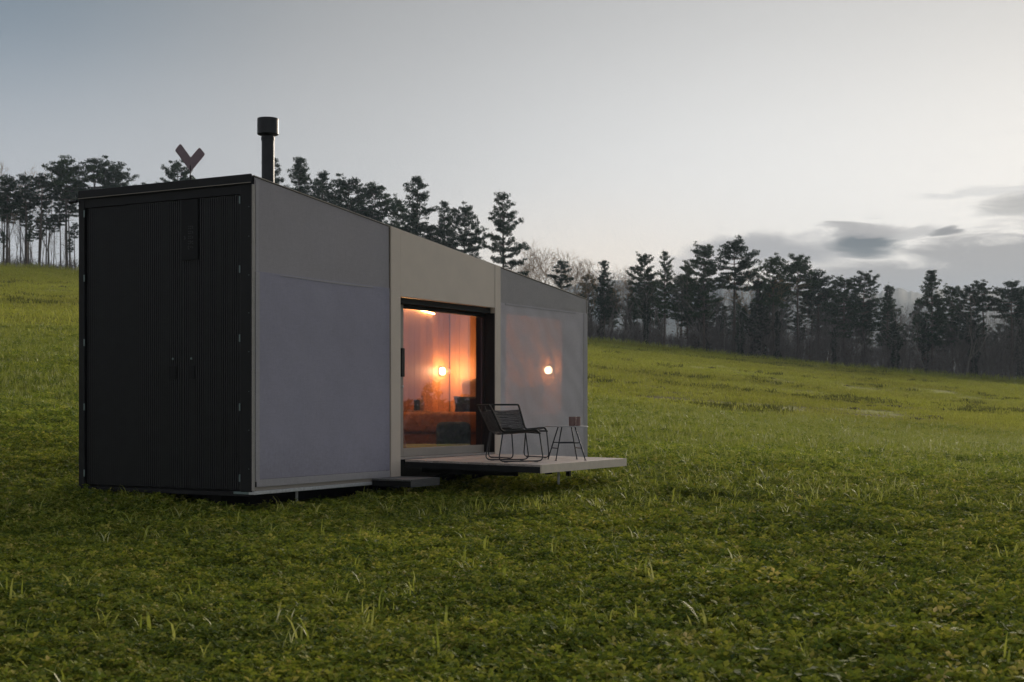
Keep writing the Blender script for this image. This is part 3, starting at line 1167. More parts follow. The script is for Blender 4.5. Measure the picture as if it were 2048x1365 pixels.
    G = [
        [((295, 190), (350, 190)), ((295, 282), (350, 282)), ((385, 190), (450, 190)), ((385, 285), (440, 285)), ((500, 160), (500, 290))],
        [((295, 420), (360, 420)), ((295, 508), (360, 508)), ((385, 412), (440, 412)), ((385, 502), (440, 502)), ((500, 395), (500, 505))],
        [((295, 645), (360, 645)), ((295, 740), (350, 740)), ((385, 635), (440, 635)), ((385, 728), (440, 728)), ((500, 630), (500, 730))],
        [((295, 868), (355, 868)), ((295, 970), (360, 970)), ((385, 860), (440, 890)), ((440, 890), (400, 975)), ((480, 865), (525, 865)), ((480, 970), (525, 970))],
        [((300, 1090), (345, 1090)), ((300, 1090), (300, 1215)), ((300, 1215), (350, 1215)), ((390, 1150), (440, 1105)), ((490, 1105), (515, 1180))],
    ]
    for g in G:
        whole = MB()
        for a, b in g:
            s_ = dash(a, b)
            o = len(whole.v)
            whole.v += s_.v
            whole.f += [tuple(i + o for i in f) for f in s_.f]
        whole.build('letter', MAT['mark_grey'], sp)
    em = MB()
    for a, b in (((115, 640), (168, 715)), ((168, 715), (118, 795))):
        s_ = dash(a, b, 0.014)
        o = len(em.v)
        em.v += s_.v
        em.f += [tuple(i + o for i in f) for f in s_.f]
    em.build('chevron_mark', MAT['mark_grey'], sp)

    # fabric screens on the long side
    def sheet(x0, x1, zb, zt_, y0, bul, name, m, wr=0.004, nx=70, nz=40):
        """slightly slack fabric; zb, zt_ functions of x"""
        me = MB()
        for j in range(nz + 1):
            for i in range(nx + 1):
                s, t = i / nx, j / nz
                x = x0 + (x1 - x0) * s
                z = zb(x) + (zt_(x) - zb(x)) * t
                w = float(value_noise(np.array([x * 2.1]), np.array([z * 1.1]), 21)[0]) * wr * 2
                edge = min(1, 6 * min(s, 1 - s)) * min(1, 6 * min(t, 1 - t))
                # creases pulling from the top corners
                c = math.sin((x - x0) * 26 + z * 9) * math.exp(-((x - x0) / 0.35) ** 2) * math.exp(-((zt_(x) - z) / 0.5) ** 2) * wr * 0.7
                me.v.append((x, y0 - bul * math.sin(PI * s) * 0.3 - bul * (1 - t) * 0.7 - (w + c) * edge, z))
        for j in range(nz):
            for i in range(nx):
                a = j * (nx + 1) + i
                me.f.append((a, a + 1, a + nx + 2, a + nx + 1))
        return me.build(name, m, P, smooth=True)
    sheet(0.016, 2.615, lambda x: 2.42, lambda x: roof_z(x) - 0.012, -0.026, 0.004, 'fabric_screen', MAT['mesh_upper'])
    sheet(0.050, 2.615, lambda x: 0.165, lambda x: 2.425, -0.036, 0.006, 'fabric_screen', MAT['mesh_lower'])
    MB().box(0.016, 0.085, -0.046, -0.041, 0.14, 2.418, bev=0.002).build('fabric_hem', MAT['mesh_hem'], P)
    MB().box(0.030, 0.080, -0.036, -0.030, 2.425, roof_z(0.08) - 0.03).build('fabric_hem', MAT['mesh_hem'], P)
    MB().box(0.030, 2.610, -0.050, -0.045, 0.080, 0.162, bev=0.002).build('fabric_hem', MAT['mesh_hem'], P)
    MB().box(0.018, 2.610, -0.030, -0.010, 0.042, 0.081).build('hem_shadow_rail', MAT['taupe_dark'], P)
    seam = MB()
    for i in range(24):
        xa = 0.45 + i * 0.075
        seam.hexa([(xa, -0.0415, 2.400 + 0.006 * math.sin(xa * 3)), (xa + 0.075, -0.0415, 2.400 + 0.006 * math.sin((xa + .075) * 3)), (xa + 0.075, -0.0385, 2.400 + 0.006 * math.sin((xa + .075) * 3)), (xa, -0.0385, 2.400 + 0.006 * math.sin(xa * 3)),
                   (xa, -0.0415, 2.417), (xa + 0.075, -0.0415, 2.417), (xa + 0.075, -0.0385, 2.417), (xa, -0.0385, 2.417)])
    seam.build('fabric_seam', MAT['mesh_hem'], P)
    sheet(5.402, LEN - 0.002, lambda x: 2.42, lambda x: roof_z(x) - 0.012, -0.026, 0.004, 'fabric_screen', MAT['mesh_right_upper'], wr=0.006)
    sheet(5.402, LEN - 0.012, lambda x: 0.14, lambda x: 2.425, -0.036, 0.006, 'fabric_screen', MAT['mesh_right'])
    MB().box(LEN - 0.12, LEN - 0.004, -0.047, -0.042, 0.10, 2.42, bev=0.002).build('fabric_hem', MAT['mesh_hem'], P)
    MB().box(5.55, LEN - 0.4, -0.0415, -0.038, 2.398, 2.418).build('fabric_seam', MAT['mesh_hem'], P)
    MB().box(LEN - 0.004, LEN + 0.012, -0.046, 0.02, 0.04, roof_z(LEN) - 0.03, bev=0.003).build('corner_trim', MAT['pale_trim'], P)
    # taupe posts and panel round the door
    wedge(MB(), 2.617, 2.627, -0.03, 0.02, 0.03, 0.02).build('shadow_gap', MAT['black_frame'], P)
    wedge(MB(), 2.630, 2.840, -0.052, 0.10, 0.02, 0.006).build('door_post', MAT['taupe_metal'], P)
    wedge(MB(), 5.240, 5.395, -0.052, 0.10, 0.02, 0.006).build('door_post', MAT['taupe_metal'], P)
    wedge(MB(), 2.846, 5.234, -0.050, 0.02, 2.338, 0.006).build('lintel_panel', MAT['taupe_metal'], P)
    # black lining of the door recess
    rc = MB()
    rc.box(2.843, 5.237, 0.022, 0.21, 2.262, 2.337)
    rc.box(5.226, 5.2385, -0.046, 0.112, 0.312, 2.261)
    rc.box(5.2405, 5.345, 0.177, 0.26, 0.312, 2.335)
    rc.build('door_recess', MAT['black_frame'], P)
    # sliding door leaf
    lf = MB()
    lf.box(2.850, 3.160, 0.115, 0.175, 0.31, 2.258, bev=0.004)
    lf.box(3.160, 5.22, 0.115, 0.175, 0.31, 0.415, bev=0.004)
    dl = lf.build('sliding_door', MAT['taupe_dark'], P)
    lb = MB()
    lb.box(5.22, 5.298, 0.115, 0.175, 0.31, 2.258)
    lb.box(3.160, 5.22, 0.115, 0.175, 2.215, 2.258)
    lb.build('door_stile', MAT['black_frame'], dl)
    MB().box(3.160, 5.22, 0.150, 0.158, 0.415, 2.215).build('pane', MAT['door_glass'], dl)
    MB().box(3.075, 3.150, 0.085, 0.1145, 1.335, 1.70, bev=0.006).build('handle', MAT['black_frame'], dl)
    k = MB().lathe([(0.016, 0), (0.016, 0.012), (0.009, 0.016)], 14).build('lock', MAT['steel'], dl, loc=(3.132, 0.1148, 1.21))
    k.rotation_euler = (PI / 2, 0, 0)
    MB().box(2.843, 5.236, -0.02, 0.21, 0.286, 0.309).build('door_sill', MAT['pale_trim'], P)
    # flue with its cowl
    fx, fy = 0.78, 0.40
    fz = roof_z(fx)
    fo = MB().lathe([(0.072, fz - 0.05), (0.072, fz + 0.62), (0.078, fz + 0.62), (0.078, fz + 0.66), (0.066, fz + 0.665), (0.066, fz + 0.70)], 28, (fx, fy)).build('flue', MAT['flue_black'], P, smooth=True)
    MB().lathe([(0.074, fz + 0.672), (0.116, fz + 0.686), (0.122, fz + 0.692), (0.122, fz + 0.865), (0.116, fz + 0.872), (0.116, fz + 0.85), (0.06, fz + 0.84)], 32, (fx, fy)).build('cowl', MAT['flue_black'], fo, smooth=True)
    MB().lathe([(0.11, fz - 0.03), (0.10, fz + 0.03), (0.076, fz + 0.05)], 24, (fx, fy)).build('flue_collar', MAT['flue_black'], fo, smooth=True)
    # rooftop emblem on its rod
    ex, ey = 0.18, 1.02
    ez = roof_z(ex)
    rod = MB().tube([(ex, ey, ez - 0.02), (ex, ey, ez + 0.125)], 0.013, 10)
    rod.tube([(ex - 0.006, ey, ez + 0.12), (ex - 0.006, ey, ez + 0.24)], 0.006, 8)
    rod.build('emblem_rod', MAT['black_frame'], P)
    poly = [(0.0, 0.0), (0.148, 0.197), (0.148, 0.222), (0.102, 0.281), (0.078, 0.281), (0.0, 0.172), (-0.098, 0.312), (-0.120, 0.312), (-0.158, 0.258), (-0.158, 0.235)]
    m = MB()
    # cut the V into two bars that share the middle line so the faces stay convex
    right = [(0.0, 0.0), (0.150, 0.190), (0.155, 0.205), (0.150, 0.218), (0.110, 0.268), (0.098, 0.275), (0.084, 0.268), (0.0, 0.165)]
    left = [(0.0, 0.0), (0.0, 0.165), (-0.102, 0.305), (-0.114, 0.311), (-0.126, 0.305), (-0.166, 0.252), (-0.170, 0.238), (-0.165, 0.226)]
    for pl in (right, left):
        b = len(m.v)
        n = len(pl)
        m.v += [(-0.006, -a, c) for a, c in pl] + [(0.006, -a, c) for a, c in pl]
        m.f.append(tuple(range(b, b + n)))
        m.f.append(tuple(range(b + 2 * n - 1, b + n - 1, -1)))
        for i in range(n):
            j = (i + 1) % n
            if {i, j} <= {0, n - 1} and pl is right:
                continue
            if {i, j} <= {0, 1} and pl is left:
                continue
            m.f.append((b + j, b + i, b + n + i, b + n + j))
    eo = m.build('rooftop_emblem', MAT['emblem_grey'], P, loc=(ex, ey, ez + 0.165))
    eo.rotation_euler = (0, 0, R(38))
    # supports
    for x, y in ((0.95, 0.12), (7.6, 0.2), (0.5, 2.3)):
        gzv = gz(*(Lw(x, y, 0).xy)) - (CAMZ - 0.97)
        st = MB().tube([(x, y, 0.0), (x, y, gzv + 0.10)], 0.016, 10)
        so = st.build('support_jack', MAT['steel'], P)
        MB().lathe([(0.05, gzv - 0.05), (0.05, gzv + 0.11), (0.03, gzv + 0.12)], 14, (x, y)).build('jack_foot', MAT['hinge_steel'], so)

    # fold-down terrace
    dz0, tilt = 0.285, -0.0145

    def dz(y):
        return dz0 + tilt * (-y)
    x0, x1 = 2.935, 5.37
    frame = MB()

    def sl(m, xa, xb, ya, yb, lo, hi):
        m.hexa([(xa, yb, dz(yb) - lo), (xb, yb, dz(yb) - lo), (xb, ya, dz(ya) - lo), (xa, ya, dz(ya) - lo),
                (xa, yb, dz(yb) - hi), (xb, yb, dz(yb) - hi), (xb, ya, dz(ya) - hi), (xa, ya, dz(ya) - hi)])
        return m
    terrace = sl(MB(), x0 + 0.006, x1 - 0.004, -0.06, -1.985, 0.098, 0.026).build('terrace', MAT['black_frame'], P)
    npk = 19
    ya = -0.058
    pw = (1.985 - 0.058) / npk
    for i in range(npk):
        a = ya - i * pw
        j = random.uniform(0, 0.006)
        sl(MB(), x0 - j, x1 - 0.002, a - 0.003, a - pw + 0.006, 0.024, random.uniform(-0.0008, 0.0008)).build('plank', MAT['deck_wood'], terrace)
    sl(MB(), x0 - 0.004, x1 + 0.004, -1.987, -2.010, 0.100, -0.001).build('fascia', MAT['deck_fascia'], terrace)
    sl(MB(), x0 - 0.003, x0 + 0.004, -0.06, -1.986, 0.100, 0.026).build('side_board', MAT['black_frame'], terrace)
    for xa in (3.35, 4.75):
        sl(MB(), xa, xa + 0.07, -0.04, -1.42, 0.175, 0.1).build('joist', MAT['chassis_black'], terrace)
    MB().tube([(3.40, -0.55, dz(-0.55) - 0.12), (3.40, 0.25, -0.10)], 0.022, 6).build('brace', MAT['chassis_black'], terrace)
    MB().tube([(4.80, -0.55, dz(-0.55) - 0.12), (4.80, 0.25, -0.10)], 0.022, 6).build('brace', MAT['chassis_black'], terrace)
    lx, ly = 4.36, -1.50
    gg = gz(*(Lw(lx, ly, 0).xy)) - (CAMZ - 0.97)
    MB().tube([(lx, ly, dz(ly) - 0.1), (lx, ly, gg - 0.02)], 0.017, 10).build('terrace_leg', MAT['steel'], terrace)
    MB().box(4.15, 4.22, -1.48, -1.41, 0.08, 0.17).build('leg_bracket', MAT['chassis_black'], terrace)
    MB().box(4.95, 5.0, -1.36, -1.31, 0.02, 0.17).build('leg_bracket', MAT['chassis_black'], terrace)
    # small step beside it
    st = MB().box(2.20, 2.83, -0.62, -0.06, -0.012, 0.057, bev=0.003).build('step', MAT['black_frame'], P)
    for i in range(5):
        a = -0.615 + i * 0.112
        MB().box(2.195, 2.835, a, a + 0.107, 0.058, 0.080, bev=0.003).build('plank', MAT['step_wood'], st)
    MB().box(2.198, 2.832, -0.637, -0.621, -0.014, 0.079, bev=0.002).build('fascia', MAT['step_wood'], st)
    # interior shell
    for i in range(14):
        a = 3.0 + i * 0.17
        MB().box(2.75, 8.13, 0.215 + i * 0.163, 0.215 + i * 0.163 + 0.160, 0.2855, 0.302).build('floor_board', MAT['oak_floor'], P)
    nb = 30
    bw = (8.06 - 2.72) / nb
    for i in range(nb):
        a = 2.72 + i * bw
        if a < 4.6:
            continue
        wedge(MB(), a, a + bw - 0.004, 2.428 + random.uniform(0, 0.003), 2.495, 0.303, 0.15).build('wall_board', MAT['oak'], P)
    wedge(MB(), 2.72, 4.62, 2.43, 2.495, 0.303, 0.15).build('wall_panel', MAT['oak'], P)
    ne = 13
    ew = (2.42 - 0.12) / ne
    for i in range(ne):
        a = 0.12 + i * ew
        wedge(MB(), 8.066 + random.uniform(0, 0.003), 8.138, a, a + ew - 0.004, 0.303, 0.15).build('wall_board', MAT['oak'], P)
    cl = MB()
    cl.hexa([(2.72, 0.105, roof_z(2.72) - 0.145), (8.13, 0.105, roof_z(8.13) - 0.145), (8.13, 2.425, roof_z(8.13) - 0.145), (2.72, 2.425, roof_z(2.72) - 0.145),
             (2.72, 0.105, roof_z(2.72) - 0.11), (8.13, 0.105, roof_z(8.13) - 0.11), (8.13, 2.425, roof_z(8.13) - 0.11), (2.72, 2.425, roof_z(2.72) - 0.11)])
    cl.build('ceiling', MAT['ceiling_white'], P)


build_cabin()


def local_thing(name, x, y, z, rz=0.0):
    """Empty standing at cabin coordinates, turned with the cabin"""
    return empty(name, Lw(x, y, z), CA + rz)


# ------------------------------------------------------------------ lamps inside
def wall_lamp(x, y, z, rz, label, watt):
    t = local_thing('wall_lamp', x, y, z, rz)
    tag(t, label, 'wall lamp', 'round wall lamps inside the cabin')
    # local +x points out of the wall
    d = MB().lathe([(0.078, 0.0), (0.078, 0.012), (0.05, 0.014)], 28).build('back_plate', MAT['lamp_rim'], t, smooth=True)
    d.rotation_euler = (0, PI / 2, 0)
    g = MB().lathe([(0.045, 0.014), (0.060, 0.018), (0.065, 0.035), (0.060, 0.055), (0.03, 0.064), (0.0, 0.066)], 28).build('glass_disc', MAT['lamp_glow'], t, smooth=True)
    g.rotation_euler = (0, PI / 2, 0)
    l = bpy.data.lights.new('lamp_light', 'POINT')
    l.energy = watt
    l.color = (1.0, 0.46, 0.20)
    l.shadow_soft_size = 0.05
    lo = bpy.data.objects.new('lamp_light', l)
    COL.objects.link(lo)
    lo.parent = t
    lo.location = (0.16, 0, 0)
    return t


wall_lamp(7.78, 2.428, 1.53, -PI / 2, 'lit round wall lamp on the rear wall, seen through the glass door', 27.0)
wall_lamp(8.066, 0.56, 1.53, PI, 'lit round wall lamp on the end wall, glowing through the grey fabric', 8.0)

ls = MB()
ls.hexa([(3.2, 2.395, roof_z(3.2) - 0.268), (7.55, 2.395, roof_z(7.55) - 0.268), (7.55, 2.424, roof_z(7.55) - 0.268), (3.2, 2.424, roof_z(3.2) - 0.268),
         (3.2, 2.395, roof_z(3.2) - 0.255), (7.55, 2.395, roof_z(7.55) - 0.255), (7.55, 2.424, roof_z(7.55) - 0.255), (3.2, 2.424, roof_z(3.2) - 0.255)])
lst = ls.build('light_strip', MAT['strip_glow'])
lst.location = BASE
lst.rotation_euler = (0, 0, CA)
tag(lst, 'warm light strip under the ceiling along the rear wall of the cabin', 'light strip')


# ------------------------------------------------------------------ bed, cushions and things inside
def rounded_slab(x0, x1, y0, y1, z0, z1, r, nx=14, ny=14, nz=6, wob=0.0, seed=1):
    """soft box (superellipsoid-like) as one mesh"""
    m = MB()
    nu, nv = 40, 18
    cx, cy_, cz = (x0 + x1) / 2, (y0 + y1) / 2, (z0 + z1) / 2
    hx, hy, hz_ = (x1 - x0) / 2, (y1 - y0) / 2, (z1 - z0) / 2

    def sp(v, e):
        return math.copysign(abs(v) ** e, v)
    e1 = r
    for j in range(nv + 1):
        ph = -PI / 2 + PI * j / nv
        for i in range(nu):
            th = 2 * PI * i / nu
            x = hx * sp(math.cos(ph), e1) * sp(math.cos(th), e1)
            y = hy * sp(math.cos(ph), e1) * sp(math.sin(th), e1)
            z = hz_ * sp(math.sin(ph), e1)
            w = wob * float(value_noise(np.array([x * 5 + seed * 7.3]), np.array([y * 5 + z * 4]), seed)[0])
            m.v.append((cx + x * (1 + w), cy_ + y * (1 + w), cz + z * (1 + w)))
    for j in range(nv):
        for i in range(nu):
            k = (i + 1) % nu
            m.f.append((j * nu + i, j * nu + k, (j + 1) * nu + k, (j + 1) * nu + i))
    return m


bed = local_thing('bed', 7.05, 1.26, 0.302)
tag(bed, 'low bed with an orange brown cover at the far end of the cabin', 'bed')
MB().box(-0.93, 0.99, -1.10, 1.12, 0.0, 0.24, bev=0.02).build('bed_base', MAT['bed_base'], bed)
rounded_slab(-0.97, 1.0, -1.12, 1.15, 0.245, 0.565, 0.22, wob=0.03).build('mattress', MAT['bed_cover'], bed, smooth=True)


def pillow(name, x, y, z, rz, tilt, label, m, sz=(0.62, 0.5, 0.2)):
    mb = MB()
    nu = 20
    for s in (1, -1):
        for j in range(nu + 1):
            for i in range(nu + 1):
                u, v = i / nu * 2 - 1, j / nu * 2 - 1
                th = ((1 - u ** 4) * (1 - v ** 4)) ** 0.55
                pinch = 1 - 0.10 * (1 - (abs(u) * abs(v)) ** 1.2) * max(abs(u), abs(v)) ** 6
                w = float(value_noise(np.array([u * 2.3 + x]), np.array([v * 2.3 + s * 3]), 31)[0]) * 0.25
                mb.v.append((u * sz[0] / 2 * pinch, s * sz[2] / 2 * th * (1 + w), v * sz[1] / 2 * pinch))
        o = 0 if s == 1 else (nu + 1) ** 2
        for j in range(nu):
            for i in range(nu):
                a = o + j * (nu + 1) + i
                q = (a, a + 1, a + nu + 2, a + nu + 1)
                mb.f.append(q if s == -1 else q[::-1])
    o = mb.build(name, m, smooth=True)
    o.location = Lw(x, y, z)
    o.rotation_euler = (tilt, 0, CA + rz)
    return tag(o, label, 'pillow')


pillow('pillow', 7.60, 1.70, 1.12, PI / 2 - R(38), R(-14), 'pale square pillow leaning upright on the bed behind the glass door', MAT['pillow_cotton'], (0.66, 0.58, 0.2))
pillow('pillow', 7.66, 0.78, 1.05, PI / 2 + R(20), R(-14), 'pale pillow on the bed, dimly seen through the right fabric', MAT['pillow_cotton'], (0.62, 0.50, 0.2))
pillow('cushion', 7.22, 1.46, 0.985, PI / 2, R(-8), 'dark navy cushion on the bed just below the pale pillow', MAT['navy_cloth'], (0.74, 0.26, 0.2))

pf = local_thing('pouf', 5.42, 0.74, 0.302, R(31))
tag(pf, 'rounded teal upholstered pouf standing behind the glass door', 'pouf')
rounded_slab(-0.22, 0.22, -0.25, 0.25, 0.03, 0.43, 0.34).build('cushion_body', MAT['teal_cloth'], pf, smooth=True)
for a, b in ((-0.14, -0.16), (-0.14, 0.16), (0.14, -0.16), (0.14, 0.16)):
    MB().tube([(a, b, 0.0), (a, b, 0.08)], 0.02, 8).build('leg', MAT['lamp_rim'], pf)

sh = local_thing('bedside_shelf', 6.72, 2.20, 0.302)
tag(sh, 'small wooden bedside stand against the rear wall of the cabin', 'stand')
MB().box(-0.18, 0.18, -0.14, 0.19, 0.55, 0.585, bev=0.004).build('top', MAT['oak'], sh)
MB().box(-0.16, 0.16, -0.11, 0.17, 0.30, 0.55).build('drawer', MAT['bed_base'], sh)
for a in (-0.15, 0.13):
    for b in (-0.10, 0.14):
        MB().box(a, a + 0.025, b, b + 0.025, 0.0, 0.30).build('leg', MAT['bed_base'], sh)
bt = MB().lathe([(0.036, 0), (0.038, 0.01), (0.038, 0.13), (0.030, 0.155), (0.014, 0.175), (0.013, 0.21), (0.017, 0.212), (0.017, 0.225)], 18).build('bottle', MAT['bottle_glass'], smooth=True)
bt.location = Lw(6.80, 2.16, 0.888)
tag(bt, 'small pale bottle on the bedside stand inside the cabin', 'bottle')
bx = MB().box(-0.04, 0.04, -0.03, 0.03, 0, 0.17, bev=0.003).build('carton', MAT['blue_card'])
bx.location = Lw(6.62, 2.14, 0.888)
bx.rotation_euler = (0, 0, CA)
tag(bx, 'small dark blue carton beside the bottle inside the cabin', 'carton')

# ------------------------------------------------------------------ terrace furniture


def deck_z(w):
    p = Vector((w[0], w[1], 0)) - Vector((BASE.x, BASE.y, 0))
    y = p.dot(DY)
    return BASE.z + 0.285 - 0.0145 * (-y) + 0.0012


def make_chair():
    t = empty('lounge_chair')
    hw = 0.28
    # wrapped tube running round seat and back
    def side(s):
        return [(-0.385, s * hw, 0.665), (-0.245, s * hw, 0.372), (0.195, s * hw, 0.402), (0.248, s * hw, 0.352)]
    a = fillet(side(1), 0.06, 6)
    b = fillet(side(-1), 0.06, 6)
    loop = list(reversed(a)) + [Vector((-0.405, hw, 0.705))] + [Vector((-0.405, -hw, 0.705))] + b
    loop = fillet(loop[:len(a)] + loop[len(a):], 0.03, 5)
    MB().tube(loop, 0.0125, 8).build('back_frame', MAT['rope'], t, smooth=True)
    MB().tube([(0.243, -hw, 0.360), (0.243, hw, 0.360)], 0.011, 8).build('front_bar', MAT['rope'], t, smooth=True)
    # legs: a sled on each side
    for s in (1, -1):
        p = fillet([(-0.235, s * hw, 0.372), (-0.295, s * hw * 1.03, 0.014), (0.285, s * hw * 1.03, 0.014), (0.236, s * hw, 0.368)], 0.075, 8)
        lg = MB().tube(p, 0.0085, 8).build('leg', MAT['chair_steel'], t, smooth=True)
        for x in (-0.20, 0.19):
            MB().box(x - 0.022, x + 0.022, s * hw * 1.03 - 0.011, s * hw * 1.03 + 0.011, 0.0, 0.012, bev=0.002).build('foot_pad', MAT['chair_steel'], lg)
    # cords
    def cords(p0, p1, n, sag, name):
        m = MB()
        p0, p1 = Vector(p0), Vector(p1)
        nv = (p1 - p0).normalized()
        out = Vector((nv.z, 0, -nv.x))
        if out.z > 0:
            out = -out
        for i in range(n):
            c = p0.lerp(p1, (i + 0.5) / n)
            pts = []
            for k in range(7):
                w = -1 + 2 * k / 6
                d = sag * (1 - w * w) * (0.75 + 0.25 * random.random())
                pts.append(c + Vector((0, w * hw, 0)) + out * d)
            m.tube(pts, 0.0036, 4, cap=False)
        o = m.build(name, MAT['cord'], t)
        o['kind'] = 'stuff'
    cords((-0.372, 0, 0.640), (-0.250, 0, 0.385), 32, 0.035, 'back_weave')
    cords((-0.225, 0, 0.374), (0.215, 0, 0.400), 46, 0.040, 'seat_weave')
    return t


c1 = make_chair()
c1.location = (0.03, 17.80, deck_z((0.03, 17.8)))
c1.rotation_euler = (0, 0, math.atan2(0.3, 0.955))
tag(c1, 'black cord lounge chair seen from its side, nearer to the terrace edge', 'chair', 'lounge chairs on the terrace')
c2 = copy_tree(c1)
c2.location = (0.09, 18.74, deck_z((0.09, 18.74)))
c2.rotation_euler = (0, 0, math.atan2(-0.83, 0.58))
tag(c2, 'black cord lounge chair facing the meadow, partly hidden behind the nearer chair', 'chair', 'lounge chairs on the terrace')


def make_table():
    wx, wy = 0.705, 18.38
    t = empty('side_table', (wx, wy, deck_z((wx, wy))))
    tag(t, 'small round metal side table on the terrace holding two clay mugs', 'table')
    MB().lathe([(0.270, 0.428), (0.280, 0.430), (0.280, 0.437), (0.276, 0.440)], 48).build('table_top', MAT['table_top_paint'], t, smooth=True)
    cs = [(-0.237, 0.146), (-0.146, -0.237), (0.237, -0.146), (0.146, 0.237)]

    def pt(i, z):
        k = 1 - (1 - 0.45) * z / 0.428
        return Vector((cs[i][0] * k, cs[i][1] * k, z))
    for i in range(4):
        lg = MB().tube([pt(i, 0.006), pt(i, 0.427)], 0.0085, 8).build('leg', MAT['chair_steel'], t, smooth=True)
        MB().lathe([(0.016, 0), (0.016, 0.006), (0.008, 0.010)], 12, (cs[i][0], cs[i][1])).build('foot_pad', MAT['chair_steel'], lg)
    for i, j, z in ((0, 1, 0.155), (2, 3, 0.155), (0, 3, 0.225), (1, 2, 0.225)):
        MB().tube([pt(i, z), pt(j, z)], 0.008, 6).build('stretcher', MAT['chair_steel'], t)
    return t


tbl = make_table()


def make_mug(px, Yd, rz, label):
    x = (px - 1024) / F * Yd
    t = empty('mug', (x, Yd, tbl.location.z + 0.4405), rz)
    tag(t, label, 'mug', 'clay mugs on the side table')
    MB().lathe([(0.040, 0.0), (0.046, 0.004), (0.0475, 0.02), (0.0475, 0.118), (0.0455, 0.120), (0.043, 0.117), (0.042, 0.012), (0.0, 0.010)], 28).build('cup', MAT['mug_clay'], t, smooth=True)
    MB().tube(fillet([(0.044, 0, 0.104), (0.078, 0, 0.104), (0.078, 0, 0.020), (0.044, 0, 0.020)], 0.025, 5), 0.0075, 8).build('handle', MAT['mug_clay'], t, smooth=True)


make_mug(1145, 18.33, R(-66), 'dark clay mug in front on the side table, handle towards the camera')
make_mug(1154, 18.46, R(120), 'clay mug half hidden behind the darker one on the table')

# ------------------------------------------------------------------ trees


def tri_cloud(centres, size, normals_up=0.0, rs=None, aspect=1.0, rise=0.0):
    """many small quads with random orientation round given centres -> verts, faces"""
    n = len(centres)
    c = np.asarray(centres, float)
    a = rs.normal(size=(n, 3))
    a[:, 2] += rise
    a /= np.linalg.norm(a, axis=1, keepdims=True)
    b = rs.normal(size=(n, 3))
    b[:, 2] += normals_up
    b -= a * (a * b).sum(1, keepdims=True)
    b /= np.linalg.norm(b, axis=1, keepdims=True)
    s = (size * rs.uniform(0.6, 1.3, n))[:, None]
    w = s * aspect
    v = np.stack([c - a * s - b * w * 0.35, c + a * s * 0.2 - b * w * 0.6, c + a * s, c - a * s * 0.1 + b * w * 0.6], 1).reshape(-1, 3)
    f = np.arange(4 * n).reshape(n, 4)
    return v, f


